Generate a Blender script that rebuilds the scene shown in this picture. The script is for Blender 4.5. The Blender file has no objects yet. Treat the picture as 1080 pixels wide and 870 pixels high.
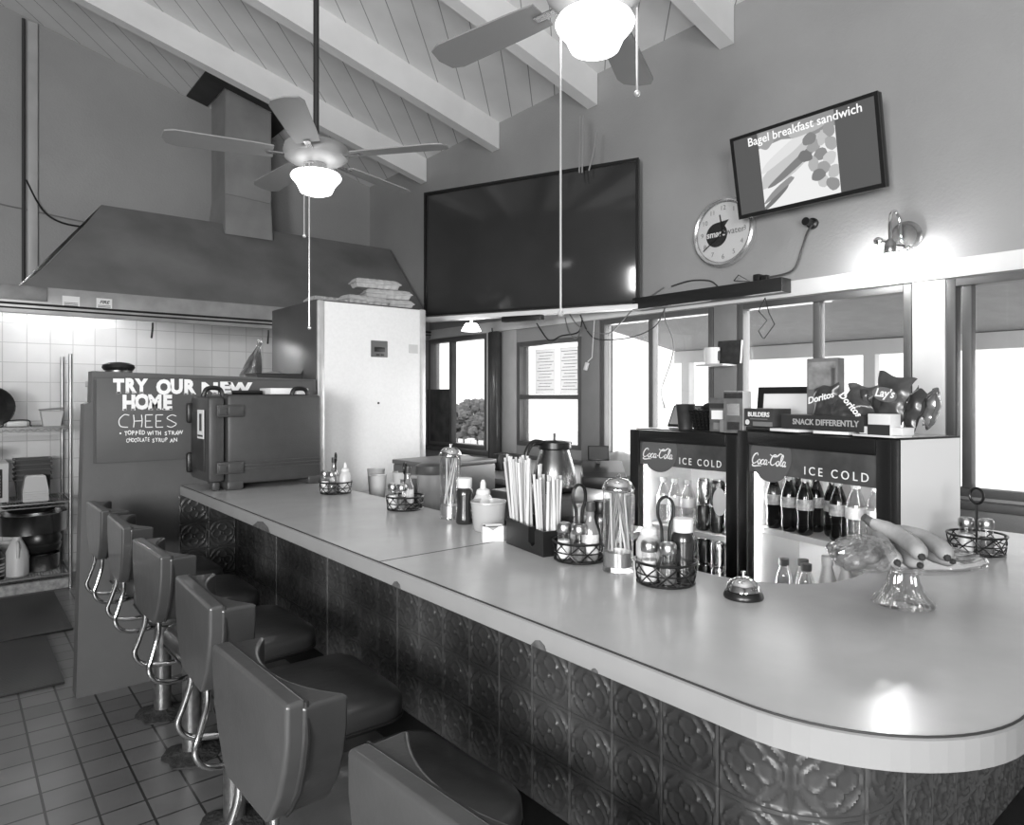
import bpy, bmesh, math, random
import numpy as np
from mathutils import Vector, Matrix, Euler

random.seed(7)
SC = bpy.context.scene
COL = SC.collection
PI = math.pi

# ------------------------------------------------------------------ camera, light, exposure
EYE = 1.53
FPX = 720.0
cam = bpy.data.cameras.new('camera')
cam.sensor_width = 36.0
cam.sensor_fit = 'HORIZONTAL'
cam.lens = 36.0 * FPX / 1080.0
cam.shift_y = -17.0 / 1080.0
cam.clip_start = 0.02
cam_o = bpy.data.objects.new('camera', cam)
cam_o.location = (0, 0, EYE)
cam_o.rotation_euler = (PI / 2, 0, -math.atan2(0.635, 0.7725))
COL.objects.link(cam_o)
SC.camera = cam_o

vs = SC.view_settings
vs.view_transform = 'Standard'
vs.look = 'None'
vs.gamma = 1.0
vs.use_curve_mapping = False
vs.exposure = 0.5

world = bpy.data.worlds.new('sky')
SC.world = world
world.use_nodes = True
wn = world.node_tree
wn.nodes['Background'].inputs[0].default_value = (1, 1, 1, 1)
wn.nodes['Background'].inputs[1].default_value = 1.6


def lamp(name, kind, loc, energy, rot=(0, 0, 0), size=None, size_y=None, spread=None):
    l = bpy.data.lights.new(name, kind)
    l.energy = energy
    if kind == 'AREA':
        l.shape = 'RECTANGLE'
        l.size = size
        l.size_y = size_y or size
        if spread:
            l.spread = spread
    elif size:
        l.shadow_soft_size = size
    o = bpy.data.objects.new(name, l)
    o.location = loc
    o.rotation_euler = rot
    COL.objects.link(o)
    return o


# daylight entering through the dining room's other windows (behind and beside the viewer)
lamp('daylight_rear_window', 'AREA', (-1.75, -2.58, 1.8), 130, (PI / 2, 0, -.35), 1.5, 1.3)
lamp('daylight_side_window', 'AREA', (-2.77, -0.55, 1.75), 170, (PI / 2, 0, -PI / 2 + .5), 1.0, 1.2)
# daylight entering through the window row over the back counter
lamp('daylight_back_windows', 'AREA', (3.78, 3.0, 1.6), 32, (PI / 2, 0, PI / 2), 2.4, 0.95)

SC.cycles.max_bounces = 8
SC.cycles.transparent_max_bounces = 24
SC.cycles.caustics_reflective = False
SC.cycles.caustics_refractive = False

# ------------------------------------------------------------------ helpers: points
CA, SA = 0.7725, 0.635            # camera yaw: right = (CA, -SA), forward = (SA, CA)


def P(px, py, f):
    r = (px - 540.0) / FPX * f
    return Vector((CA * r + SA * f, -SA * r + CA * f, EYE - (py - 418.0) / FPX * f))


def onz(px, py, z):
    return P(px, py, (EYE - z) * FPX / (py - 418.0))


def onx(px, py, x):
    k = (px - 540.0) / FPX
    return P(px, py, x / (CA * k + SA))


def ony(px, py, y):
    k = (px - 540.0) / FPX
    return P(px, py, y / (CA - SA * k))


# ------------------------------------------------------------------ helpers: materials
MATS = {}


def lin(v):
    v = v / 255.0
    return v / 12.92 if v <= 0.04045 else ((v + 0.055) / 1.055) ** 2.4


def mat(name, g, rough=0.5, metal=0.0, noise=0.0, nscale=8.0, bump=0.0, bscale=40.0, coat=0.0, spec=0.5):
    """grey procedural surface: g is the sRGB grey (0..255) of the paint itself"""
    if name in MATS:
        return MATS[name]
    m = bpy.data.materials.new(name)
    m.use_nodes = True
    nt = m.node_tree
    b = nt.nodes['Principled BSDF']
    v = lin(g)
    b.inputs['Base Color'].default_value = (v, v, v, 1)
    b.inputs['Roughness'].default_value = rough
    b.inputs['Metallic'].default_value = metal
    b.inputs['Specular IOR Level'].default_value = spec
    if coat:
        b.inputs['Coat Weight'].default_value = coat
        b.inputs['Coat Roughness'].default_value = 0.08
    tc = nt.nodes.new('ShaderNodeTexCoord')
    if noise:
        n = nt.nodes.new('ShaderNodeTexNoise')
        n.inputs['Scale'].default_value = nscale
        n.inputs['Detail'].default_value = 5
        nt.links.new(tc.outputs['Object'], n.inputs['Vector'])
        r = nt.nodes.new('ShaderNodeMapRange')
        r.inputs['From Min'].default_value = 0.3
        r.inputs['From Max'].default_value = 0.7
        r.inputs['To Min'].default_value = v * (1 - noise)
        r.inputs['To Max'].default_value = min(1, v * (1 + noise))
        nt.links.new(n.outputs['Fac'], r.inputs['Value'])
        nt.links.new(r.outputs['Result'], b.inputs['Base Color'])
    if bump:
        n = nt.nodes.new('ShaderNodeTexNoise')
        n.inputs['Scale'].default_value = bscale
        n.inputs['Detail'].default_value = 3
        nt.links.new(tc.outputs['Object'], n.inputs['Vector'])
        bp = nt.nodes.new('ShaderNodeBump')
        bp.inputs['Strength'].default_value = bump
        bp.inputs['Distance'].default_value = 0.02
        nt.links.new(n.outputs['Fac'], bp.inputs['Height'])
        nt.links.new(bp.outputs['Normal'], b.inputs['Normal'])
    MATS[name] = m
    return m


def emit(name, g, strength):
    if name in MATS:
        return MATS[name]
    m = bpy.data.materials.new(name)
    m.use_nodes = True
    nt = m.node_tree
    b = nt.nodes['Principled BSDF']
    v = lin(g)
    bv = 0.0 if name.startswith('display') else v
    b.inputs['Base Color'].default_value = (bv, bv, bv, 1)
    b.inputs['Emission Color'].default_value = (v, v, v, 1)
    b.inputs['Emission Strength'].default_value = strength
    MATS[name] = m
    return m


def thin_glass(name, tint=0.95, gloss=0.08, rough=0.02, edge=0.0):
    """thin clear sheet or vessel wall: see-through, with a surface reflection that grows to the edge"""
    if name in MATS:
        return MATS[name]
    m = bpy.data.materials.new(name)
    m.use_nodes = True
    nt = m.node_tree
    nt.nodes.clear()
    out = nt.nodes.new('ShaderNodeOutputMaterial')
    t = nt.nodes.new('ShaderNodeBsdfTransparent')
    t.inputs[0].default_value = (tint, tint, tint, 1)
    g = nt.nodes.new('ShaderNodeBsdfGlossy')
    g.inputs['Roughness'].default_value = rough
    g.inputs['Color'].default_value = (0.95, 0.95, 0.95, 1)
    mx = nt.nodes.new('ShaderNodeMixShader')
    nt.links.new(t.outputs[0], mx.inputs[1])
    nt.links.new(g.outputs[0], mx.inputs[2])
    if edge:
        lw = nt.nodes.new('ShaderNodeLayerWeight')
        lw.inputs['Blend'].default_value = 0.35
        mr = nt.nodes.new('ShaderNodeMapRange')
        mr.inputs['To Min'].default_value = gloss
        mr.inputs['To Max'].default_value = edge
        nt.links.new(lw.outputs['Facing'], mr.inputs['Value'])
        nt.links.new(mr.outputs['Result'], mx.inputs[0])
    else:
        mx.inputs[0].default_value = gloss
    nt.links.new(mx.outputs[0], out.inputs[0])
    MATS[name] = m
    return m


def milky(name, g, alpha):
    """translucent plastic"""
    if name in MATS:
        return MATS[name]
    m = bpy.data.materials.new(name)
    m.use_nodes = True
    b = m.node_tree.nodes['Principled BSDF']
    v = lin(g)
    b.inputs['Base Color'].default_value = (v, v, v, 1)
    b.inputs['Roughness'].default_value = 0.25
    b.inputs['Alpha'].default_value = alpha
    MATS[name] = m
    return m


def real_glass(name):
    if name in MATS:
        return MATS[name]
    m = bpy.data.materials.new(name)
    m.use_nodes = True
    b = m.node_tree.nodes['Principled BSDF']
    b.inputs['Base Color'].default_value = (0.97, 0.97, 0.97, 1)
    b.inputs['Roughness'].default_value = 0.02
    b.inputs['Transmission Weight'].default_value = 1.0
    b.inputs['IOR'].default_value = 1.45
    MATS[name] = m
    return m


def stripes(name, g, groove, period, angle, rough=0.55, width=0.03, noise=0.06):
    """painted boards: thin grooves every `period` metres, running at `angle` in plan"""
    if name in MATS:
        return MATS[name]
    m = mat(name, g, rough, noise=noise, nscale=3.0)
    nt = m.node_tree
    b = nt.nodes['Principled BSDF']
    tc = nt.nodes.new('ShaderNodeTexCoord')
    sp = nt.nodes.new('ShaderNodeSeparateXYZ')
    nt.links.new(tc.outputs['Object'], sp.inputs[0])

    def M(op, a, bb=None):
        n = nt.nodes.new('ShaderNodeMath')
        n.operation = op
        for i, q in enumerate((a, bb)):
            if q is None:
                continue
            if hasattr(q, 'links'):
                nt.links.new(q, n.inputs[i])
            else:
                n.inputs[i].default_value = q
        return n.outputs[0]
    s = M('ADD', M('MULTIPLY', sp.outputs[0], math.cos(angle) / period), M('MULTIPLY', sp.outputs[1], math.sin(angle) / period))
    fr = M('FRACT', s)
    d = M('ABSOLUTE', M('SUBTRACT', fr, 0.5))
    line = M('GREATER_THAN', d, 0.5 - width)
    mix = nt.nodes.new('ShaderNodeMix')
    mix.data_type = 'RGBA'
    old = b.inputs['Base Color'].links[0].from_socket
    nt.links.new(old, mix.inputs[6])
    v = lin(groove)
    mix.inputs[7].default_value = (v, v, v, 1)
    nt.links.new(line, mix.inputs[0])
    nt.links.new(mix.outputs[2], b.inputs['Base Color'])
    return m


def tiles(name, g, joint, size, rough, axes=(0, 1), width=0.03, noise=0.12, bump=0.15, off=(0, 0), vary=(.82, 1.12)):
    if name in MATS:
        return MATS[name]
    m = mat(name, g, rough, noise=noise, nscale=3.5)
    nt = m.node_tree
    b = nt.nodes['Principled BSDF']
    tc = nt.nodes.new('ShaderNodeTexCoord')
    sp = nt.nodes.new('ShaderNodeSeparateXYZ')
    nt.links.new(tc.outputs['Object'], sp.inputs[0])

    def M(op, a, bb=None):
        n = nt.nodes.new('ShaderNodeMath')
        n.operation = op
        for i, q in enumerate((a, bb)):
            if q is None:
                continue
            if hasattr(q, 'links'):
                nt.links.new(q, n.inputs[i])
            else:
                n.inputs[i].default_value = q
        return n.outputs[0]
    ds = []
    cells = []
    for k, ax in enumerate(axes):
        s = M('ADD', M('DIVIDE', sp.outputs[ax], size[k]), off[k])
        ds.append(M('ABSOLUTE', M('SUBTRACT', M('FRACT', s), 0.5)))
        cells.append(M('FLOOR', s))
    d = M('MAXIMUM', ds[0], ds[1])
    line = M('GREATER_THAN', d, 0.5 - width)
    cx = nt.nodes.new('ShaderNodeCombineXYZ')
    nt.links.new(cells[0], cx.inputs[0])
    nt.links.new(cells[1], cx.inputs[1])
    wnz = nt.nodes.new('ShaderNodeTexWhiteNoise')
    nt.links.new(cx.outputs[0], wnz.inputs[0])
    mr = nt.nodes.new('ShaderNodeMapRange')
    mr.inputs['To Min'].default_value = vary[0]
    mr.inputs['To Max'].default_value = vary[1]
    nt.links.new(wnz.outputs['Value'], mr.inputs['Value'])
    old = b.inputs['Base Color'].links[0].from_socket
    mul = M('MULTIPLY', old, mr.outputs['Result'])
    mix = nt.nodes.new('ShaderNodeMix')
    mix.data_type = 'RGBA'
    nt.links.new(mul, mix.inputs[6])
    v = lin(joint)
    mix.inputs[7].default_value = (v, v, v, 1)
    nt.links.new(line, mix.inputs[0])
    nt.links.new(mix.outputs[2], b.inputs['Base Color'])
    if bump:
        bp = nt.nodes.new('ShaderNodeBump')
        bp.inputs['Strength'].default_value = bump
        bp.inputs['Distance'].default_value = 0.005
        bp.invert = True
        nt.links.new(line, bp.inputs['Height'])
        nt.links.new(bp.outputs['Normal'], b.inputs['Normal'])
    return m


# ------------------------------------------------------------------ helpers: meshes
def rotm(rx=0, ry=0, rz=0):
    return Euler((rx, ry, rz)).to_matrix()


class MB:
    def __init__(self):
        self.v, self.f, self.s = [], [], []

    def add(self, vs, fs, smooth=False, R=None, T=None):
        o = len(self.v)
        for p in vs:
            p = Vector(p)
            if R is not None:
                p = R @ p
            if T is not None:
                p = p + Vector(T)
            self.v.append(tuple(p))
        for f in fs:
            self.f.append(tuple(i + o for i in f))
            self.s.append(smooth)
        return self

    def box(self, c, s, bev=0.0, R=None, seg=2):
        x, y, z = s[0] / 2, s[1] / 2, s[2] / 2
        if bev <= 0:
            vs = [(-x, -y, -z), (x, -y, -z), (x, y, -z), (-x, y, -z), (-x, -y, z), (x, -y, z), (x, y, z), (-x, y, z)]
            fs = [(0, 3, 2, 1), (4, 5, 6, 7), (0, 1, 5, 4), (1, 2, 6, 5), (2, 3, 7, 6), (3, 0, 4, 7)]
            return self.add(vs, fs, False, R, c)
        bm = bmesh.new()
        bmesh.ops.create_cube(bm, size=1.0)
        bmesh.ops.scale(bm, vec=s, verts=bm.verts)
        bmesh.ops.bevel(bm, geom=list(bm.edges), offset=min(bev, min(s) * 0.49), segments=seg, profile=0.5, affect='EDGES')
        bm.verts.index_update()
        vs = [tuple(q.co) for q in bm.verts]
        fs = [tuple(q.index for q in f.verts) for f in bm.faces]
        bm.free()
        return self.add(vs, fs, True, R, c)

    def b2(self, lo, hi, bev=0.0):
        c = [(a + b) / 2 for a, b in zip(lo, hi)]
        return self.box(c, [abs(b - a) for a, b in zip(lo, hi)], bev)

    def prism(self, poly, z0, z1, R=None, T=None, smooth=False):
        n = len(poly)
        vs = [(p[0], p[1], z0) for p in poly] + [(p[0], p[1], z1) for p in poly]
        fs = [tuple(range(n - 1, -1, -1)), tuple(range(n, 2 * n))]
        self.add(vs, fs, False, R, T)
        o = len(self.v) - 2 * n
        for i in range(n):
            j = (i + 1) % n
            self.f.append((o + i, o + j, o + n + j, o + n + i))
            self.s.append(smooth)
        return self

    def lathe(self, prof, seg=24, R=None, T=None, smooth=True, wob=None, caps=True):
        vs, fs = [], []
        for (r, z) in prof:
            for k in range(seg):
                a = 2 * PI * k / seg
                rr = r * (wob(a, z) if wob else 1)
                vs.append((rr * math.cos(a), rr * math.sin(a), z))
        for i in range(len(prof) - 1):
            for k in range(seg):
                j = (k + 1) % seg
                fs.append((i * seg + k, i * seg + j, (i + 1) * seg + j, (i + 1) * seg + k))
        if caps and prof[0][0] > 1e-5:
            fs.append(tuple(range(seg - 1, -1, -1)))
        if caps and prof[-1][0] > 1e-5:
            fs.append(tuple((len(prof) - 1) * seg + k for k in range(seg)))
        return self.add(vs, fs, smooth, R, T)

    def cyl(self, a, b, r, seg=16, smooth=True):
        return self.tube([a, b], r, seg, smooth)

    def tube(self, pts, r, seg=8, smooth=True, closed=False, caps=True):
        pts = [Vector(p) for p in pts]
        n = len(pts)
        rs = r if isinstance(r, (list, tuple)) else [r] * n
        vs, fs = [], []
        prev = None
        for i, p in enumerate(pts):
            if closed:
                t = pts[(i + 1) % n] - pts[i - 1]
            elif i == 0:
                t = pts[1] - pts[0]
            elif i == n - 1:
                t = pts[-1] - pts[-2]
            else:
                t = (pts[i + 1] - pts[i]).normalized() + (pts[i] - pts[i - 1]).normalized()
            if t.length < 1e-9:
                t = Vector((0, 0, 1))
            t.normalize()
            if prev is None:
                ref = Vector((0, 0, 1)) if abs(t.z) < 0.9 else Vector((1, 0, 0))
                nrm = t.cross(ref).normalized()
            else:
                nrm = prev - t * prev.dot(t)
                if nrm.length < 1e-6:
                    nrm = t.orthogonal()
                nrm.normalize()
            prev = nrm
            bn = t.cross(nrm)
            for k in range(seg):
                a = 2 * PI * k / seg
                vs.append(tuple(p + (nrm * math.cos(a) + bn * math.sin(a)) * rs[i]))
        m = n if closed else n - 1
        for i in range(m):
            i2 = (i + 1) % n
            for k in range(seg):
                j = (k + 1) % seg
                fs.append((i * seg + k, i * seg + j, i2 * seg + j, i2 * seg + k))
        if caps and not closed:
            fs.append(tuple(range(seg - 1, -1, -1)))
            fs.append(tuple((n - 1) * seg + k for k in range(seg)))
        return self.add(vs, fs, smooth)

    def ring(self, c, R, r, seg=32, ts=6, M=None):
        pts = []
        for k in range(seg):
            a = 2 * PI * k / seg
            p = Vector((R * math.cos(a), R * math.sin(a), 0)) if not isinstance(R, tuple) else Vector((R[0] * math.cos(a), R[1] * math.sin(a), 0))
            if M is not None:
                p = M @ p
            pts.append(p + Vector(c))
        return self.tube(pts, r, ts, True, True)

    def ball(self, c, r, seg=16, rings=10, R=None):
        r = r if isinstance(r, (tuple, list)) else (r, r, r)
        vs, fs = [(0, 0, -r[2])], []
        for i in range(1, rings):
            t = -PI / 2 + PI * i / rings
            for k in range(seg):
                a = 2 * PI * k / seg
                vs.append((r[0] * math.cos(t) * math.cos(a), r[1] * math.cos(t) * math.sin(a), r[2] * math.sin(t)))
        vs.append((0, 0, r[2]))
        for k in range(seg):
            j = (k + 1) % seg
            fs.append((0, 1 + j, 1 + k))
            for i in range(rings - 2):
                o = 1 + i * seg
                fs.append((o + k, o + j, o + seg + j, o + seg + k))
            o = 1 + (rings - 2) * seg
            fs.append((o + k, o + j, len(vs) - 1))
        return self.add(vs, fs, True, R, c)

    def quad(self, a, b, c, d):
        return self.add([a, b, c, d], [(0, 1, 2, 3)])

    def build(self, name, m, parent=None):
        me = bpy.data.meshes.new(name)
        me.from_pydata(self.v, [], self.f)
        me.polygons.foreach_set('use_smooth', self.s)
        me.update()
        o = bpy.data.objects.new(name, me)
        if m:
            me.materials.append(m)
        COL.objects.link(o)
        if parent:
            o.parent = parent
        if any(self.s):
            bm = bmesh.new()
            bm.from_mesh(me)
            for e in bm.edges:
                if len(e.link_faces) == 2 and e.calc_face_angle(0) > 0.75:
                    e.smooth = False
            bm.to_mesh(me)
            bm.free()
        return o


def tag(o, label, cat, group=None, kind=None):
    o['label'] = label
    o['category'] = cat
    if group:
        o['group'] = group
    if kind:
        o['kind'] = kind
    return o


def thing(name, label, cat, loc=(0, 0, 0), rz=0.0, group=None, kind=None, rot=None):
    o = bpy.data.objects.new(name, None)
    o.empty_display_size = 0.05
    o.location = loc
    o.rotation_euler = rot if rot else (0, 0, rz)
    COL.objects.link(o)
    return tag(o, label, cat, group, kind)


def struct(name, mb, m, label, cat):
    return tag(mb.build(name, m), label, cat, None, 'structure')


KIDS = {}


def copy_tree(o, parent=None):
    c = o.copy()
    COL.objects.link(c)
    if parent:
        c.parent = parent
    for ch in [q for q in bpy.data.objects if q.parent == o]:
        copy_tree(ch, c)
    return c


def put(proto, used, loc, rz, label, group=None, scale=None):
    """first use moves the prototype itself, later uses copy it with its parts"""
    if proto.get('_u') is None:
        o = proto
        proto['_u'] = 1
    else:
        o = copy_tree(proto)
    o.location = loc
    o.rotation_euler = (0, 0, rz)
    if scale:
        o.scale = scale
    o['label'] = label
    if group:
        o['group'] = group
    return o


def catmull(pts, n=6):
    pts = [Vector(p) for p in pts]
    out = []
    for i in range(len(pts) - 1):
        p0 = pts[max(i - 1, 0)]
        p1, p2 = pts[i], pts[i + 1]
        p3 = pts[min(i + 2, len(pts) - 1)]
        for k in range(n):
            t = k / n
            out.append(0.5 * ((2 * p1) + (p2 - p0) * t + (2 * p0 - 5 * p1 + 4 * p2 - p3) * t * t + (3 * p1 - p0 - 3 * p2 + p3) * t ** 3))
    out.append(pts[-1])
    return out


def text_mb(mb, s, size, R, T, bold=0.0, sx=1.0, shear=0.0, align='CENTER', ext=0.0006, fit=None, space=1.0):
    """lettering lying in the local XY plane, then turned by R and moved to T"""
    cu = bpy.data.curves.new('lettering', 'FONT')
    cu.body = s
    cu.size = size
    cu.offset = bold
    cu.shear = shear
    cu.space_character = space
    cu.extrude = ext
    cu.resolution_u = 3
    cu.align_x = align
    cu.align_y = 'CENTER'
    o = bpy.data.objects.new('lettering', cu)
    COL.objects.link(o)
    dg = bpy.context.evaluated_depsgraph_get()
    me = o.evaluated_get(dg).to_mesh()
    if fit:
        xs = [v.co.x for v in me.vertices]
        sx = fit / (max(xs) - min(xs))
    vs = [(v.co.x * sx, v.co.y, v.co.z) for v in me.vertices]
    fs = [tuple(p.vertices) for p in me.polygons]
    o.evaluated_get(dg).to_mesh_clear()
    bpy.data.objects.remove(o)
    bpy.data.curves.remove(cu)
    mb.add(vs, fs, False, R, T)
    return mb


def ribbon(mb, pts, w, R, T, n=6, z=0.0006):
    """flat brush stroke through 2D points, width w (number or function of 0..1)"""
    c = catmull([Vector((p[0], p[1], 0)) for p in pts], n)
    vs, fs = [], []
    m = len(c)
    for i, p in enumerate(c):
        t = c[min(i + 1, m - 1)] - c[max(i - 1, 0)]
        nn = Vector((-t.y, t.x, 0)).normalized()
        ww = (w(i / (m - 1)) if callable(w) else w) / 2
        for q, zz in ((p + nn * ww, z), (p - nn * ww, z), (p - nn * ww, 0), (p + nn * ww, 0)):
            vs.append((q.x, q.y, zz))
    for i in range(m - 1):
        a, b = i * 4, i * 4 + 4
        for k in range(4):
            j = (k + 1) % 4
            fs.append((a + k, a + j, b + j, b + k))
    fs.append((0, 3, 2, 1))
    fs.append(((m - 1) * 4, (m - 1) * 4 + 1, (m - 1) * 4 + 2, (m - 1) * 4 + 3))
    return mb.add(vs, fs, False, R, T)


ORD = ['first', 'second', 'third', 'fourth', 'fifth', 'sixth', 'seventh', 'eighth', 'ninth', 'tenth', 'eleventh', 'twelfth']

# ------------------------------------------------------------------ room dimensions
XB = 3.70          # inner face of the back wall (window row)
YK = 7.06          # inner face of the kitchen wall
XL, YR = -2.8, -2.6
SLOPE = 0.253
ZC = 3.92          # ceiling height at the back wall


def zc(x):
    return ZC + SLOPE * (XB - x)


m_wall = mat('painted plaster', 152, 0.6, noise=0.07, nscale=1.6, bump=0.12, bscale=60)
m_ceil = stripes('painted ceiling boards', 222, 140, 0.19, -PI / 4, width=0.018)
m_beam = mat('painted beam', 225, 0.5, noise=0.05, nscale=4)
m_trim = mat('white painted trim', 222, 0.45, noise=0.05, nscale=5)
m_floor = tiles('quarry tile', 104, 38, (0.1524, 0.1524), 0.35, off=(0.25, 0.1))
m_ktile = tiles('white wall tile', 212, 178, (0.165, 0.165), 0.22, axes=(0, 2), width=0.018, noise=0.06, bump=0.25, vary=(.95, 1.04))
m_dark = mat('black painted base', 22, 0.5, noise=0.3)
m_win = mat('dark window frame', 88, 0.45, noise=0.12, nscale=6)
m_winl = mat('light window frame', 175, 0.45, noise=0.08, nscale=6)
m_pane = thin_glass('window glass', 0.93, 0.05)
m_steel = mat('brushed steel', 185, 0.28, 1.0, noise=0.12, nscale=12)
m_chrome = mat('chrome', 225, 0.08, 1.0)
m_black = mat('black plastic', 24, 0.35)
m_wire = mat('black wire', 16, 0.35)
m_white = mat('white plastic', 215, 0.4)
m_chalk = mat('white chalk paint', 235, 0.8)
m_paper = mat('white paper', 228, 0.7)
m_greyp = mat('grey plastic', 120, 0.4)
m_midp = mat('mid grey card', 95, 0.5)
m_darkp = mat('dark card', 48, 0.45)
m_lamp = emit('lamp glass', 250, 3.2)
m_jar = thin_glass('jar glass', 0.96, 0.06, 0.03, 0.55)
m_clear = thin_glass('clear plastic', 0.93, 0.08, 0.08, 0.5)
m_milky = milky('milky plastic', 205, 0.75)
m_salt = mat('salt', 235, 0.8)
m_pepper = mat('pepper', 90, 0.9, noise=0.4, nscale=200)
m_sauce = mat('dark sauce', 38, 0.25, coat=0.6)
m_liquid = mat('cola', 12, 0.12, coat=0.5)
m_water = thin_glass('bottle plastic', 0.88, 0.12, 0.05, 0.6)
m_vinyl = mat('worn brown vinyl', 48, 0.34, noise=0.22, nscale=5, bump=.05, bscale=35, coat=0.5)
m_vinylb = mat('worn vinyl back', 60, 0.36, noise=0.22, nscale=4, bump=.05, bscale=25, coat=0.45)

# ------------------------------------------------------------------ floor, walls, ceiling
struct('floor', MB().b2((XL - 0.1, YR - 0.1, -0.1), (XB + 0.15, YK + 0.1, 0)), m_floor, 'square dark quarry tiles with black joints', 'floor')

# ceiling slab follows the roof slope
mb = MB()
xa, xb_ = XL - 0.1, XB + 0.15
y0, y1 = YR - 0.1, YK + 0.12
mb.add([(xa, y0, zc(xa)), (xb_, y0, zc(xb_)), (xb_, y1, zc(xb_)), (xa, y1, zc(xa)),
        (xa, y0, zc(xa) + .08), (xb_, y0, zc(xb_) + .08), (xb_, y1, zc(xb_) + .08), (xa, y1, zc(xa) + .08)],
       [(0, 1, 2, 3), (7, 6, 5, 4), (0, 4, 5, 1), (1, 5, 6, 2), (2, 6, 7, 3), (3, 7, 4, 0)])
struct('ceiling', mb, m_ceil, 'sloping ceiling of diagonal white boards', 'ceiling')

BEAM_Y = [5.90, 4.72, 3.55, 2.41, 1.24, 0.07, -1.1]
for i, by in enumerate(BEAM_Y):
    mb = MB()
    d = 0.235
    xe = XB - 0.005
    vs_ = []
    for yy in (by - 0.05, by + 0.05):
        vs_ += [(XL, yy, zc(XL) - d), (xe, yy, zc(xe) - d), (xe, yy, zc(xe) + .01), (XL, yy, zc(XL) + .01)]
    mb.add(vs_, [(0, 1, 2, 3), (7, 6, 5, 4), (0, 4, 5, 1), (1, 5, 6, 2), (2, 6, 7, 3), (3, 7, 4, 0)])
    struct('beam_%d' % (i + 1), mb, m_beam, 'white roof beam, %s from the kitchen wall' % ORD[i], 'beam')

# back wall with its openings: (y0, y1, z0, z1)
WINS = [(4.84, 5.80, 1.05, 2.09), (3.66, 4.42, 1.12, 1.985), (2.50, 3.46, 1.08, 2.09), (1.36, 2.33, 1.08, 2.09), (-0.2, 1.205, 1.06, 2.09)]


def wall_grid(mb, axis, pos, thick, a0, a1, z0, z1f, holes):
    """wall of blocks round rectangular openings; z1f(a) would be the slope top, here constant"""
    ed = sorted({a0, a1} | {h[0] for h in holes} | {h[1] for h in holes})
    for s, e in zip(ed[:-1], ed[1:]):
        hs = [h for h in holes if h[0] <= s + 1e-6 and h[1] >= e - 1e-6]
        spans = [(z0, z1f)]
        for h in hs:
            spans = [(z0, h[2]), (h[3], z1f)]
        for (u0, u1) in spans:
            if axis == 'x':
                mb.b2((pos, s, u0), (pos + thick, e, u1))
            else:
                mb.b2((s, pos, u0), (e, pos + thick, u1))
    return mb


struct('wall_back', wall_grid(MB(), 'x', XB, 0.12, YR - 0.1, YK + 0.1, 0, ZC, WINS), m_wall, 'grey plaster wall over the window row', 'wall')


def slope_wall(y_in, y_out, x0, x1, holes=()):
    mb = MB()
    ed = sorted({x0, x1} | {h[0] for h in holes} | {h[1] for h in holes})
    for s, e in zip(ed[:-1], ed[1:]):
        hs = [h for h in holes if h[0] <= s + 1e-6 and h[1] >= e - 1e-6]
        spans = [(0, None)]
        for h in hs:
            spans = [(0, h[2]), (h[3], None)]
        for (u0, u1) in spans:
            t0 = zc(s) if u1 is None else u1
            t1 = zc(e) if u1 is None else u1
            mb.add([(s, y_in, u0), (e, y_in, u0), (e, y_out, u0), (s, y_out, u0), (s, y_in, t0), (e, y_in, t1), (e, y_out, t1), (s, y_out, t0)],
                   [(0, 3, 2, 1), (4, 5, 6, 7), (0, 1, 5, 4), (1, 2, 6, 5), (2, 3, 7, 6), (3, 0, 4, 7)])
    return mb


struct('wall_kitchen', slope_wall(YK, YK + 0.1, XL - 0.1, XB + 0.0), m_wall, 'grey plaster wall behind the cooking hood', 'wall')
struct('wall_rear', slope_wall(YR, YR - 0.1, XL - 0.1, XB, [(-2.55, -0.95, 1.1, 2.5)]), m_wall, 'dining room wall behind the viewer', 'wall')
mb = wall_grid(MB(), 'x', XL - 0.1, 0.1, YR, YK, 0, zc(XL), [(-1.15, 0.05, 1.1, 2.4)])
struct('wall_left', mb, m_wall, 'dining room wall beside the stools', 'wall')
# white tiled backsplash of the kitchen
struct('wall_tiling', MB().b2((-1.2, YK - 0.012, 0.0), (XB - 0.01, YK - 0.001, 2.36)), m_ktile, 'white glazed wall tiles under the hood', 'tiling')
# corner conduit strip on the kitchen wall
struct('trim_1', MB().b2((0.50, YK - 0.035, 2.36), (0.57, YK - 0.001, zc(0.57) - 0.02), 0.004), m_winl, 'pale vertical strip on the kitchen wall', 'trim')
# head trim over the windows, sill board
struct('trim_2', MB().b2((XB - 0.025, -2.4, 2.095), (XB - 0.001, 6.0, 2.185), 0.004), m_trim, 'white board over the window row', 'trim')
struct('trim_3', MB().b2((XB - 0.07, -2.4, 1.005), (XB - 0.001, 6.0, 1.045), 0.006), m_win, 'dark sill board under the window row', 'trim')
# white casings between the windows
k = 4
for (a, b, mm, lb) in ((1.21, 1.355, m_trim, 'white casing under the wall sconce'), (2.335, 2.495, mat('grey casing', 128, 0.5, noise=.06), 'grey casing behind the mug shelf'),
                       (3.47, 3.655, mat('grey casing', 128, 0.5, noise=.06), 'grey casing beside the sash window with papers'),
                       (4.43, 4.60, m_winl, 'pale casing on the kitchen side of the sash window'), (4.745, 4.835, m_trim, 'white casing beside the window with trees')):
    struct('trim_%d' % k, MB().b2((XB - 0.018, a, 1.046), (XB - 0.001, b, 2.094), 0.003), mm, lb, 'trim')
    k += 1
struct('trim_%d' % k, MB().b2((XB - 0.09, 4.61, 0.0), (XB - 0.02, 4.735, 2.094), 0.02), mat('dark glossy post', 62, 0.25, noise=.2, coat=.3), 'dark glossy post between window casings', 'post')


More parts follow.
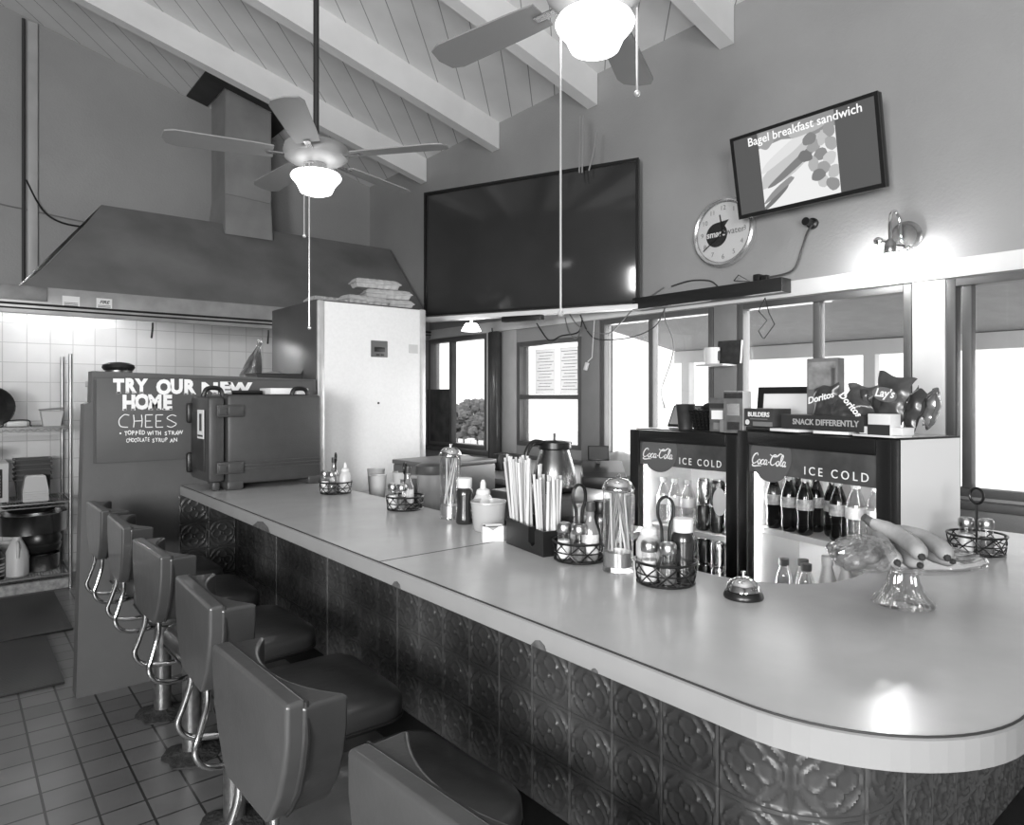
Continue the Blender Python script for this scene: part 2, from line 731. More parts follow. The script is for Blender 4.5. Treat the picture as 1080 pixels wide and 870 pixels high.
def window(n, y0, y1, z0, z1, label, mull=None, rail=None, mfr=m_win, curtain=None):
    t = thing('window_%d' % n, label, 'window', (XB, (y0 + y1) / 2, z0), 0, None, 'structure')
    w = (y1 - y0) / 2
    h = z1 - z0
    fr = MB()
    d0, d1 = -0.015, 0.06
    fw = 0.038
    fr.b2((d0, -w, 0), (d1, -w + fw, h), 0.004).b2((d0, w - fw, 0), (d1, w, h), 0.004)
    fr.b2((d0, -w + fw, 0), (d1, w - fw, fw), 0.004).b2((d0, -w + fw, h - fw), (d1, w - fw, h), 0.004)
    fr.build('window_frame', mfr, t)
    if mull is not None:
        MB().b2((d0 + .005, mull - 0.02, fw), (d1 - .01, mull + 0.02, h - fw), 0.004).build('mullion', mfr, t)
        g = MB().b2((0.028, -w + fw, fw), (0.032, mull - .02, h - fw))
        g.build('pane', m_pane, t)
        MB().b2((0.028, mull + .02, fw), (0.032, w - fw, h - fw)).build('pane', m_pane, t)
    elif rail is not None:
        MB().b2((d0 - .005, -w + fw, rail - 0.018), (d1 - .02, w - fw, rail + 0.018), 0.004).build('meeting_rail', mfr, t)
        MB().b2((0.028, -w + fw, fw), (0.032, w - fw, rail - .018)).build('pane', m_pane, t)
        MB().b2((0.028, -w + fw, rail + .018), (0.032, w - fw, h - fw)).build('pane', m_pane, t)
    return t


window(1, *WINS[0], 'sliding window nearest the tall refrigerator, trees beyond', mull=0.10)
window(2, *WINS[1], 'sash window with two posted papers', rail=0.405)
window(3, *WINS[2], 'sliding window behind the cooler with cans', mull=0.02)
window(4, *WINS[3], 'sliding window behind the snack bags', mull=0.0)
window(5, *WINS[4], 'wide window at the end of the counter', mull=0.62)

# posted papers on the sash window (inside of the pane)
for i, (ya, yb) in enumerate(((3.985, 4.225), (3.70, 3.935))):
    o = MB().b2((XB + 0.022, ya, 1.55), (XB + 0.026, yb, 1.915)).build('posted_paper', milky('paper sheet', 205, .5))
    tag(o, ['typed paper taped to the sash window, next to the glossy post', 'typed paper taped to the sash window, next to the hanging cable'][i], 'paper', 'posted papers')
    ln = MB()
    for k in range(13):
        zz = 1.885 - 0.025 * k
        s = 0.02 + 0.02 * ((k * 7) % 3)
        ln.b2((XB + 0.0212, ya + s, zz - 0.003), (XB + 0.0219, yb - 0.02 - 0.015 * ((k * 5) % 3), zz + 0.003))
    ln.build('print', milky('print grey', 120, .4), o)
# wooden board leaning in the first window's fixed light
o = MB().b2((XB - 0.012, 5.45, 1.046), (XB + 0.018, 5.83, 1.60), 0.004).build('board', mat('weathered board', 70, .6, noise=.5, nscale=9))
tag(o, 'weathered dark board filling the lower part of the window by the refrigerator', 'board')

# ------------------------------------------------------------------ outside the windows
m_out = mat('pale ground', 225, 0.9)
struct('ground', MB().b2((XB + 0.12, -9, -0.3), (40, 24, -0.2)), m_out, 'sunlit pale yard outside the windows', 'ground')
mb = MB()
xo, zi, zo = 6.3, 2.42, 2.03
mb.add([(XB + .12, -7, zi), (xo, -7, zo), (xo, 4.75, zo), (XB + .12, 4.75, zi), (XB + .12, -7, zi + .06), (xo, -7, zo + .06), (xo, 4.75, zo + .06), (XB + .12, 4.75, zi + .06)],
       [(0, 1, 2, 3), (7, 6, 5, 4), (0, 4, 5, 1), (1, 5, 6, 2), (2, 6, 7, 3), (3, 7, 4, 0)])
struct('porch_roof', mb, mat('porch boards', 150, .6, noise=.1), 'low porch roof outside the windows', 'roof')
struct('porch_beam', MB().b2((xo - .05, -7, 1.90), (xo + .05, 4.75, 2.03)), m_trim, 'pale beam along the edge of the porch roof', 'beam')
for i, yy in enumerate((0.1, 2.65, 4.6)):
    struct('porch_post.%03d' % i if i else 'porch_post', MB().b2((xo - .05, yy - .05, -.2), (xo + .05, yy + .05, 1.90)), m_trim, 'pale porch post, %s from the viewer' % ORD[i], 'post')
# shrubs and a fence far out by the first window
m_leaf = mat('foliage', 92, .8, noise=.5, nscale=3)
rnd = random.Random(3)
for i, (x, y, s) in enumerate(((8.3, 10.9, .60), (9.4, 12.8, .72), (10.6, 15.6, .66))):
    t = thing('tree', '%s round tree beyond the fence, counted from the glossy post' % ORD[i], 'tree', (x, y, -.2), 0, 'trees outside the window')
    mb = MB()
    for k in range(900):
        a, zz = rnd.uniform(0, 2 * PI), rnd.uniform(0.3, 2.25) * s
        rr = (.55 + .45 * rnd.random()) * s * math.sin(PI * min(1, max(.12, (zz / s + .1) / 2.45))) ** .6
        mb.ball((rr * math.cos(a), rr * math.sin(a), zz), rnd.uniform(.03, .09), 5, 3)
    mb.build('foliage', m_leaf, t)
    MB().cyl((0, 0, 0), (0, 0, .8), .09, 8).build('trunk', mat('bark', 60, .9), t)
ft = thing('fence', 'pale picket fence in front of the far trees', 'fence', (7.0, 9.6, -.2), 0)
for k in range(3):
    MB().b2((-.05, -2.5 + 2.5 * k, 0), (.05, -2.4 + 2.5 * k, 1.0)).build('post', m_trim, ft)
MB().b2((-.02, -2.6, .25), (.02, 2.6, .35)).b2((-.02, -2.6, .75), (.02, 2.6, .85)).build('rail', m_trim, ft)
mb = MB()
for k in range(26):
    mb.b2((-.045, -2.55 + .2 * k, .08), (-.02, -2.43 + .2 * k, .98))
mb.build('picket_panel', m_trim, ft)

# ------------------------------------------------------------------ half wall with chalkboard
HW_Y = 4.07
poly = [(0.49, 0.0), (1.76, 0.0), (1.76, 1.635), (0.56, 1.66), (0.555, 1.50), (0.525, 1.49)]
R_front = Matrix(((1, 0, 0), (0, 0, -1), (0, 1, 0)))   # XY plane -> XZ plane, facing -y
mb = MB()
mb.prism(poly, 0, 0.13, R=Matrix(((1, 0, 0), (0, 0, 1), (0, 1, 0))), T=(0, HW_Y, 0))
struct('wall_half', mb, mat('dark painted panel', 84, .5, noise=.14, nscale=3, bump=.06), 'dark half wall at the kitchen end of the counter', 'wall')
cb = thing('chalkboard', 'dark chalkboard with hand painted white letters on the half wall', 'chalkboard', (0.565, HW_Y - 0.012, 1.185))
MB().b2((0, 0, 0), (1.17, 0.011, 0.445), .002).build('board', mat('chalkboard grey', 76, .55, noise=.12, nscale=4), cb)
MB().b2((0, -0.004, 0.441), (1.17, 0.0, 0.447), .001).b2((0, -0.004, 0), (0.008, 0.0, .43)).build('edge_strip', mat('panel edge', 70, .5), cb)
L = MB()


def on_board(px, py):
    p = ony(px, py, HW_Y - 0.0125)
    return Vector((p.x - 0.565, -0.0005, p.z - 1.185))


def board_word(mbx, s, pxa, pxb, py, hpx, bold=0.0, serif=True):
    a, b = on_board(pxa, py), on_board(pxb, py)
    hh = hpx * 3.62 / 720.0
    w0 = b.x - a.x
    n = len(s)
    for i, ch in enumerate(s):
        if ch == ' ':
            continue
        cxx = a.x + w0 * (i + 0.5) / n
        text_mb(mbx, ch, hh * 1.38, R_front, (cxx, -0.0008, a.z + (0.002 * ((i * 5) % 3 - 1))), bold=bold, sx=(w0 / n) / (hh * 1.38 * 0.72))
        if serif and ch not in 'OS':
            cw = w0 / n * 0.36
            if ch in 'THMNRWYV' or ch == 'E':
                for sg in (-1, 1):
                    if ch in 'TY':
                        if sg < 0:
                            mbx.box((cxx, -0.0008, a.z - hh / 2 + .003), (cw * 1.0, .0012, .008))
                        continue
                    mbx.box((cxx + sg * cw * .8, -0.0008, a.z - hh / 2 + .003), (cw * .7, .0012, .007))


board_word(L, 'TRY', 119, 155, 407.5, 14, 0.006)
board_word(L, 'OUR', 166, 206, 408.5, 15, 0.006)
board_word(L, 'NEW', 213, 261, 409.5, 12, 0.005)
board_word(L, 'HOME', 129, 183, 425, 15, 0.006)
board_word(L, 'TOPPED', 131, 153, 457, 4.6, 0.0008, False)
board_word(L, 'WITH', 156, 170, 457, 4.2, 0.0008, False)
board_word(L, 'STRAW', 173, 192, 457, 4.2, 0.0008, False)
board_word(L, 'CHOCOLATE', 133, 158, 464.5, 4.2, 0.0006, False)
board_word(L, 'SYRUP', 160, 177, 464.5, 4.2, 0.0006, False)
board_word(L, 'AN', 179, 187, 464.5, 4.2, 0.0006, False)
c0 = on_board(127, 457)
L.box((c0.x, -.0008, c0.z), (.008, .001, .008))
# outlined chalk letters C H E E S
for (px, shape) in ((131, [[(.4, .45), (.0, .5), (-.4, .1), (-.3, -.4), (.3, -.5)]]),
                    (146, [[(-.4, .5), (-.35, 0), (-.4, -.5)], [(.25, .5), (.3, 0), (.25, -.5)], [(-.3, 0), (.25, .02)]]),
                    (156, [[(.4, .5), (-.2, .5)], [(-.2, .5), (-.2, -.5)], [(-.2, 0), (.25, 0)], [(-.2, -.5), (.4, -.5)]]),
                    (167, [[(.4, .5), (-.2, .5)], [(-.2, .5), (-.2, -.5)], [(-.2, 0), (.25, 0)], [(-.2, -.5), (.4, -.5)]]),
                    (181, [[(.4, .4), (0, .5), (-.4, .25), (0, 0), (.4, -.25), (0, -.5), (-.4, -.4)]])):
    c0 = on_board(px, 444)
    for st in shape:
        ribbon(L, [(q[0] * .058, q[1] * .066) for q in st], .0045, R_front, (c0.x, -.0008, c0.z))
L.build('lettering', m_chalk, cb)

# ------------------------------------------------------------------ counter with stamped tin front
TOPZ = 1.04
XF, XI = 0.98, 1.62       # front and inner edges of the long run
YN, YI = 0.31, 0.84       # front and inner edges of the leg
XE = 2.95                 # far end of the leg


def arc(cx, cy, r, a0, a1, n=14):
    return [(cx + r * math.cos(a0 + (a1 - a0) * k / n), cy + r * math.sin(a0 + (a1 - a0) * k / n)) for k in range(n + 1)]


def top_outline(o=0.0):
    p = [(XF - o, 4.055)]
    p += arc(XF + .30, YN + .30, .30 + o, PI, 1.5 * PI, 18)
    p += [(XE, YN - o), (XE, YI + o * 0)]
    p += arc(XI + .26, YI + .26, .26, 1.5 * PI, PI, 12)
    p += [(XI, 4.055)]
    return p


m_top = mat('pale laminate', 186, 0.22, noise=0.05, nscale=7, bump=.02, bscale=9, spec=.33)
m_band = mat('laminate edge', 138, 0.35, noise=.04)
ct = thing('counter', 'long pale laminate diner counter with a stamped tin front', 'counter', (0, 0, 0))
MB().prism(top_outline(0), TOPZ - 0.045, TOPZ).build('countertop', m_top, ct)
# edge band along the outer side
mb = MB()
line = [(XF, 4.055), (XF, 3.0), (XF, 2.0), (XF, .9)] + arc(XF + .30, YN + .30, .30, PI, 1.5 * PI, 18) + [(XE, YN)]
vs_, fs_ = [], []
for i, (x, y) in enumerate(line):
    if i <= 3:
        nx, ny = -1, 0
    elif i < len(line) - 1:
        a = PI + (PI / 2) * (i - 4) / 18
        nx, ny = math.cos(a), math.sin(a)
    else:
        nx, ny = 0, -1
    for (dd, zz) in ((.001, TOPZ - .002), (.006, TOPZ - .004), (.006, TOPZ - .050), (.0, TOPZ - .050)):
        vs_.append((x + nx * dd, y + ny * dd, zz))
for i in range(len(line) - 1):
    for k in range(4):
        j = (k + 1) % 4
        fs_.append((i * 4 + k, i * 4 + 4 + k, i * 4 + 4 + j, i * 4 + j))
mb.add(vs_, fs_)
mb.build('edge_band', m_band, ct)
# dark seams: across the top and along the front edge
mb = MB().b2((XF + .001, 1.8125, TOPZ - .001), (XI - .002, 1.8165, TOPZ + .0006))
mb.build('seam', mat('dark seam', 40, .6), ct)
mb = MB()
sl = [Vector((x + (.001 if i < 4 else 0), y, TOPZ - .0012)) for i, (x, y) in enumerate(line)]
mb.tube(sl, .0022, 6)
mb.build('edge_seam', mat('dark seam', 40, .6), ct)
# worn chips along the edge band
for (y, w_, h_) in ((2.79, .20, .034), (1.70, .05, .018), (1.095, .05, .018), (0.93, .02, .008)):
    pts = [(-w_ / 2, -.05), (-w_ * .4, -.05 + h_ * .6), (-w_ * .1, -.05 + h_), (w_ * .2, -.05 + h_ * .8), (w_ * .5, -.05)]
    mb = MB().prism(pts, 0, .0012, R=Matrix(((0, 0, -1), (1, 0, 0), (0, 1, 0))), T=(XF - .0062, y, TOPZ))
    mb.build('chip', mat('bare chipboard', 78, .8, noise=.4, nscale=60), ct)

# stamped tin: quatrefoil in a ring, 6 inch squares
TS = 0.1524
N = 30


def tin_height():
    g = (np.arange(N) / (N - 1)) - .5
    X, Y = np.meshgrid(g, g, indexing='ij')
    r = np.hypot(X, Y)
    G = lambda d, w: np.exp(-(d / w) ** 2)
    h = 1.0 * G(r - .43, .028) + .35 * G(r - .37, .015)
    q = np.minimum.reduce([np.hypot(X - a, Y - b) - .150 for a, b in ((.195, 0), (-.195, 0), (0, .195), (0, -.195))])
    h += 1.0 * G(q, .024)
    h += .30 * np.clip(-q / .05, 0, 1) * (q < 0)
    e = np.maximum(np.abs(X), np.abs(Y))
    h += .9 * G(e - .475, .018)
    corner = np.clip((r - .50) / .12, 0, 1) * (e < .45)
    h += .55 * corner
    h[0, :] = h[-1, :] = h[:, 0] = h[:, -1] = 0.15
    return h


TH = tin_height() * 0.0068


def tin_panel(path_fn, ncol, nrow, ztop, seams):
    """path_fn(s) -> (x, y, nx, ny): point and outward normal at distance s"""
    vs_, fs_ = [], []
    for c in range(ncol):
        for r in range(nrow):
            o = len(vs_)
            for i in range(N):
                x, y, nx, ny = path_fn((c + i / (N - 1)) * TS)
                for j in range(N):
                    h = TH[i, j]
                    vs_.append((x + nx * h, y + ny * h, ztop - (r + j / (N - 1)) * TS))
            for i in range(N - 1):
                for j in range(N - 1):
                    a = o + i * N + j
                    fs_.append((a, a + 1, a + N + 1, a + N))
    mb = MB()
    mb.v, mb.f, mb.s = vs_, fs_, [True] * len(fs_)
    return mb


XT, YT = 1.285, 0.60
RT = 0.22
s_str = (4.058 - (YT + RT))
s_arc = RT * PI / 2


def tin_path(s):
    if s <= s_str:
        return (XT, 4.058 - s, -1, 0)
    if s <= s_str + s_arc:
        a = PI + (s - s_str) / RT
        return (XT + RT + RT * math.cos(a), YT + RT + RT * math.sin(a), math.cos(a), math.sin(a))
    return (XT + RT + (s - s_str - s_arc), YT, 0, -1)


m_tin = mat('dark painted tin', 66, 0.38, noise=0.10, nscale=6)
mb = tin_panel(tin_path, 33, 4, TOPZ - .052, None)
mb.build('front_panel', m_tin, ct)
for k in range(1, 7):
    x, y, nx, ny = tin_path(4 * k * TS)
    mb = MB().tube([(x + nx * .004, y + ny * .004, .39), (x + nx * .004, y + ny * .004, TOPZ - .053)], .0032, 6)
    mb.build('seam_strip', mat('seam strip', 85, .35, noise=.3, nscale=50), ct)


def tin_path2(s):
    return (0.965 + s, 4.052, 0, -1)


mb = tin_panel(tin_path2, 2, 4, TOPZ - .057, None)
mb.build('end_panel', m_tin, ct)
# carcass behind the tin and the dark kick base below it
mb = MB()
mb.prism([(XT + .012, 4.05), (XT + .012, YT + RT), (XT + RT, YT + .012), (XE - .05, YT + .012), (XE - .05, YI - .02), (XI - .04, YI - .02), (XI - .04, 4.05)][::-1], 0.38, TOPZ - .046)
mb.build('carcass', m_dark, ct)
mb = MB()
mb.prism([(1.13, 4.05), (1.13, .78), (1.32, .47), (XE - .05, .47), (XE - .05, YI - .02), (XI - .04, YI - .02), (XI - .04, 4.05)][::-1], 0.0, .38)
mb.build('foot_ledge', mat('black rubber ledge', 26, .45, noise=.3, nscale=12), ct)

# ------------------------------------------------------------------ stools
def make_stool():
    t = thing('counter_stool', '', 'stool')
    MB().lathe([(.040, 0.004), (.038, .02), (.038, .58), (.05, .60), (.05, .615)], 24).build('post', mat('worn steel post', 150, .32, .9, noise=.35, nscale=25), t)
    rr = random.Random(5)
    wb = lambda a, z: 1 + .10 * math.sin(3 * a + 1) + .06 * math.sin(7 * a)
    MB().lathe([(.115, 0.001), (.115, .008), (.085, .018), (.05, .022), (.041, .03)], 28, wob=wb).build('floor_flange', mat('grimy flange', 46, .7, noise=.5, nscale=40, bump=.5, bscale=60), t)
    # seat pan and cushion: rounded square, slightly longer towards the counter

    def rsq(wx, wy, r, n=6):
        pts = []
        for (sx, sy, a) in ((1, -1, -PI / 2), (1, 1, 0), (-1, 1, PI / 2), (-1, -1, PI)):
            cx, cy = sx * (wx - r), sy * (wy - r)
            for k in range(n + 1):
                b = a + PI / 2 * k / n
                pts.append((cx + r * math.cos(b), cy + r * math.sin(b)))
        return pts

    def loft(levels):
        mbx = MB()
        rings = []
        for (wx, wy, r, z) in levels:
            rings.append([(p[0] + .02, p[1], z) for p in rsq(wx, wy, r)])
        n = len(rings[0])
        vv = [p for g in rings for p in g]
        ff = []
        for i in range(len(rings) - 1):
            for k in range(n):
                j = (k + 1) % n
                ff.append((i * n + k, i * n + j, (i + 1) * n + j, (i + 1) * n + k))
        ff.append(tuple(range(n - 1, -1, -1)))
        ff.append(tuple((len(rings) - 1) * n + k for k in range(n)))
        return mbx.add(vv, ff, True)
    loft([(.15, .15, .08, .610), (.19, .19, .09, .618), (.20, .20, .10, .632)]).build('seat_pan', m_black, t)
    loft([(.200, .200, .07, .632), (.213, .213, .075, .638), (.217, .217, .078, .655), (.215, .215, .078, .688), (.207, .207, .075, .700), (.185, .185, .07, .708), (.12, .12, .06, .715), (.05, .05, .03, .717)]).build('seat', m_vinyl, t)
    mbw = MB()
    for zz, o_ in ((.640, .2155),):
        mbw.tube([(p[0] + .02, p[1], zz) for p in rsq(o_, o_, .078)], .0045, 6, True, True)
    mbw.build('piping', mat('dark piping', 30, .4), t)
    # backrest: flat shell behind, cushion in front whose face is scooped in plan

    def back_block(x0, prof, zlist, bev):
        """prof(yfrac) gives front x; zlist: (z, halfwidth, inset)"""
        mbx = MB()
        n = 16
        rings = []
        for (z, hw, ins) in zlist:
            rg = []
            for k in range(n + 1):
                y = hw * (2 * k / n - 1)
                rg.append((prof(2 * k / n - 1) - ins, y, z))
            for k in range(n, -1, -1):
                y = hw * (2 * k / n - 1)
                rg.append((x0 + ins, y, z))
            rings.append(rg)
        m = len(rings[0])
        vv = [p for g in rings for p in g]
        ff = []
        for i in range(len(rings) - 1):
            for k in range(m):
                j = (k + 1) % m
                ff.append((i * m + k, i * m + j, (i + 1) * m + j, (i + 1) * m + k))
        for base, flip in ((0, True), ((len(rings) - 1) * m, False)):
            for k in range(n):
                q = (base + k, base + k + 1, base + m - 2 - k, base + m - 1 - k)
                ff.append(q[::-1] if flip else q)
        return mbx.add(vv, ff, False)

    def finish(o, bev):
        md = o.modifiers.new('bevel', 'BEVEL')
        md.width = bev
        md.segments = 3
        md.harden_normals = True
        md.limit_method = 'ANGLE'
        md.angle_limit = math.radians(40)
        for p in o.data.polygons:
            p.use_smooth = True
    zl = [(.800, .095, .0), (.82, .118, .0), (.87, .152, .0), (.92, .172, .0), (.97, .183, .0), (1.032, .184, .0)]
    b1 = back_block(-.290, lambda y: -.253, zl, 0)
    o = b1.build('back_shell', m_vinylb, t)
    finish(o, .016)
    zl2 = [(.805, .100, .0), (.825, .122, .0), (.87, .156, .0), (.92, .176, .0), (.97, .187, .0), (1.024, .188, .0)]
    b2 = back_block(-.264, lambda y: -.240 + .062 * abs(y) ** 2.2, zl2, 0)
    o = b2.build('backrest', m_vinyl, t)
    finish(o, .012)
    edge = [(-hw - .001, z) for (z, hw, _) in zl2] + [(hw + .001, z) for (z, hw, _) in zl2[::-1]]
    edge[5] = (-zl2[-1][1] + .006, zl2[-1][0] + .003)
    edge[6] = (zl2[-1][1] - .006, zl2[-1][0] + .003)
    MB().tube([(-.2535, a, b) for (a, b) in edge], .0042, 6).build('piping', mat('dark piping', 30, .4), t)
    for sg in (-1, 1):
        pts = catmull([(-.270, sg * .085, .83), (-.270, sg * .085, .765), (-.288, sg * .09, .70), (-.300, sg * .095, .655), (-.275, sg * .095, .615), (-.21, sg * .09, .600), (-.11, sg * .075, .606), (0.0, sg * .06, .612)], 5)
        MB().tube(pts, .0085, 10).build('back_tube', m_chrome, t)
    return t


stool = make_stool()
STOOLS = [(3.62, .79, 0.02, 'vinyl counter stool nearest the half wall'), (3.12, .795, -.02, 'second vinyl counter stool from the half wall'),
          (2.52, .785, .03, 'third vinyl counter stool from the half wall'), (1.87, .765, -.03, 'fourth vinyl counter stool from the half wall, seat in full view'),
          (1.27, .70, .03, 'fifth vinyl counter stool from the half wall, large back cut by the next stool'), (.735, .735, .08, 'vinyl counter stool farthest from the half wall, nearest the viewer')]
for (y, x, rz, lb) in STOOLS:
    put(stool, None, (x, y, 0), rz, lb, 'counter stools')

# ------------------------------------------------------------------ kitchen: mats, shelving, hood, duct
m_rub = stripes('ribbed rubber', 40, 14, .022, PI / 2, .5, width=.25)
o = MB().b2((-.45, 4.32, 0.001), (0.47, 5.25, .014), .004).build('floor_mat', m_rub)
tag(o, 'ribbed dark rubber mat beside the half wall', 'mat', 'kitchen mats')
o = MB().b2((-.45, 5.28, 0.001), (0.62, 6.38, .014), .004).build('floor_mat', m_rub)
tag(o, 'ribbed dark rubber mat in front of the kitchen shelving', 'mat', 'kitchen mats')

SH_Y = 6.47
sh = thing('kitchen_shelving', 'steel wire shelving stocked with pots against the tiled wall', 'shelving', (0, 0, 0))
m_zinc = mat('zinc wire', 165, .3, .9, noise=.15)
for (x, y) in ((-.55, SH_Y), (.74, SH_Y), (-.55, YK - .06), (.74, YK - .06)):
    MB().cyl((x, y, 0.0), (x, y, 1.87), .014, 10).build('post', m_zinc, sh)
for (z, nm) in ((.125, 'shelf'), (.70, 'shelf'), (1.29, 'shelf')):
    mb = MB()
    mb.b2((-.56, SH_Y - .012, z - .012), (.75, SH_Y - .002, z)).b2((-.56, SH_Y - .012, z - .040), (.75, SH_Y - .002, z - .034))
    mb.b2((-.56, YK - .07, z - .03), (.75, YK - .06, z))
    mb.b2((-.56, SH_Y, z - .03), (-.55, YK - .06, z)).b2((.74, SH_Y, z - .03), (.75, YK - .06, z))
    zz = []
    for k in range(53):
        zz.append((-.55 + .025 * k, SH_Y - .007, z - (.012 if k % 2 else .036)))
    mb.tube(zz, .0025, 5)
    for k in range(66):
        x = -.55 + .02 * k
        mb.tube([(x, SH_Y, z - .004), (x, YK - .062, z - .004)], .002, 4)
    mb.build(nm, m_zinc, sh)
o = MB().b2((-.56, SH_Y + .0, 0.002), (.75, SH_Y + .03, .082), .003).build('kick_board', mat('spotted kick board', 150, .7, noise=.35, nscale=30), sh)
o['label'] = 'pale stained board under the lowest shelf'

m_pot = mat('pot steel', 150, .25, 1.0, noise=.15, nscale=6)
m_potd = mat('dark pot', 60, .3, .7, noise=.2)


def lathe_thing(name, label, cat, loc, prof, m, seg=28, group=None, rz=0, **kw):
    o = MB().lathe(prof, seg, **kw).build(name, m)
    o.location = loc
    o.rotation_euler = (0, 0, rz)
    return tag(o, label, cat, group)


def hollow(r0, r1, h, t=.004, rim=.004):
    return [(r0 * .9, 0), (r0, .006), (r1, h - .004), (r1 + rim, h), (r1 + rim - .003, h + .002), (r1 - t, h - .002), (r0 - t, .010), (.0, .008)]


yk = 6.72
# lowest shelf
pb = ony(51, 607, yk - .1)
lathe_thing('stock_pot', 'wide steel pot on the upper of the stacked pots, lowest kitchen shelf', 'pot', (.50, yk, .127 + .31), hollow(.24, .25, .16), m_pot)
lathe_thing('sauce_pan', 'steel pan at the bottom of the pot stack on the lowest shelf', 'pot', (.56, yk, .127), hollow(.13, .135, .13), m_pot)
lathe_thing('mixing_bowl', 'dark rounded pot in the middle of the stack, lowest shelf', 'pot', (.56, yk, .127 + .135), [(.10, 0), (.14, .03), (.15, .07), (.14, .085), (.15, .12), (.13, .17), (.0, .172)], m_potd)
lathe_thing('mixing_bowl', 'shallow dark bowl on the upper of the pots, lowest shelf', 'bowl', (.50, yk, .127 + .475), hollow(.15, .20, .055), m_potd)
jug = thing('plastic_jug', 'milky plastic gallon jug on the lowest kitchen shelf', 'jug', (.40, 6.58, .127))
MB().lathe([(.065, 0), (.075, .01), (.076, .14), (.07, .19), (.045, .255), (.03, .285), (.028, .30)], 20, wob=lambda a, z: 1 + .06 * math.cos(4 * a)).build('body', mat('jug plastic', 205, .35), jug)
MB().lathe([(.03, .295), (.031, .318), (.0, .32)], 16).build('cap', m_white, jug)
MB().tube(catmull([(.0, -.03, .275), (.0, -.075, .245), (.0, -.082, .19), (0, -.075, .15)], 5), .011, 8).build('handle', mat('jug plastic', 205, .35), jug)
bo = thing('bottle', 'dark square bottle with a printed label beside the milky jug', 'bottle', (.24, 6.56, .127))
MB().lathe([(.08, 0), (.085, .01), (.085, .17), (.06, .22), (.025, .25), (.025, .28), (0, .28)], 20).build('body', mat('dark bottle', 30, .3), bo)
mb = MB()
for zz in (.03, .06, .085, .11, .16):
    mb.lathe([(.0857, zz), (.0857, zz + (.006 if zz in (.03, .16) else .014))], 20)
mb.build('label_band', mat('label print', 170, .5), bo)
lathe_thing('bucket', 'pale bucket behind the milky jug', 'bucket', (.33, 6.85, .127), hollow(.07, .085, .22), m_white)
# middle shelf
mw = thing('microwave', 'white microwave oven with a dark keypad on the middle shelf', 'microwave', (.12, 6.72, .702))
MB().b2((-.27, -.2, .012), (.225, .2, .315), .008).build('body', mat('microwave white', 205, .4), mw)
MB().b2((-.24, -.206, .04), (.03, -.199, .285), .004).build('door', m_black, mw)
kp = MB().b2((.075, -.206, .05), (.185, -.199, .27), .006).build('keypad', mat('keypad', 40, .4), mw)
mb = MB()
for a in range(3):
    for b in range(7):
        mb.b2((.088 + .031 * a, -.2075, .065 + .024 * b), (.112 + .031 * a, -.206, .08 + .024 * b))
mb.build('button', mat('keypad print', 110, .5), kp)
mb = MB()
for (x, y) in ((-.24, -.17), (.2, -.17), (-.24, .17), (.2, .17)):
    mb.cyl((x, y, 0), (x, y, .014), .015, 8)
mb.build('foot', m_black, mw)
lathe_thing('mixing_bowl', 'shiny steel bowl on top of the microwave', 'bowl', (.10, 6.68, 1.018), [(.06, 0), (.12, .03), (.17, .09), (.178, .105), (.182, .107), (.176, .108), (.16, .085), (.1, .03), (0, .02)], m_chrome)
m_tub = mat('dark tub', 66, .4)
mb0 = None
for i in range(5):
    mb = MB()
    z0 = .06 + .0 * i
    for (sx, sy, z, s2) in ():
        pass
    a = [(.085, 0), (.10, .0)]
    o = MB()
    rg = []
    for (w_, d_, z) in ((.10, .075, 0), (.115, .09, .15), (.128, .10, .152), (.128, .10, .165), (.112, .088, .160), (.098, .073, .008)):
        rg.append([(-w_, -d_, z), (w_, -d_, z), (w_, d_, z), (-w_, d_, z)])
    vv = [p for g in rg for p in g]
    ff = [(0, 3, 2, 1), (20, 21, 22, 23)]
    for q in range(5):
        for k_ in range(4):
            j = (k_ + 1) % 4
            ff.append((q * 4 + k_, q * 4 + j, (q + 1) * 4 + j, (q + 1) * 4 + k_))
    o.add(vv, ff)
    o = o.build('food_pan', m_tub)
    o.location = (.515, 6.80, .702 + .040 * i + (.0 if i == 0 else .0))
    tag(o, ['dark plastic pan at the bottom of the nested stack beside the microwave', 'second dark plastic pan from the bottom of the nested stack', 'middle dark plastic pan of the nested stack',
            'second dark plastic pan from the top of the nested stack', 'topmost dark plastic pan of the nested stack, open top'][i], 'pan', 'nested dark pans')
for i in range(5):
    o = MB()
    rg = []
    for (w_, d_, z) in ((.078, .06, 0), (.085, .065, .01), (.066, .05, .125), (.05, .04, .135)):
        rg.append([(-w_, -d_, z), (w_, -d_, z), (w_, d_, z), (-w_, d_, z)])
    vv = [p for g in rg for p in g]
    ff = [(0, 3, 2, 1), (12, 13, 14, 15)]
    for q in range(3):
        for k_ in range(4):
            j = (k_ + 1) % 4
            ff.append((q * 4 + k_, q * 4 + j, (q + 1) * 4 + j, (q + 1) * 4 + k_))
    o = o.add(vv, ff).build('food_tub', mat('pale tub', 190, .4))
    o.location = (.515, 6.565, .702 + .018 * i)
    tag(o, '%s pale upturned plastic tub from the bottom of its stack' % ORD[i], 'tub', 'upturned pale tubs')
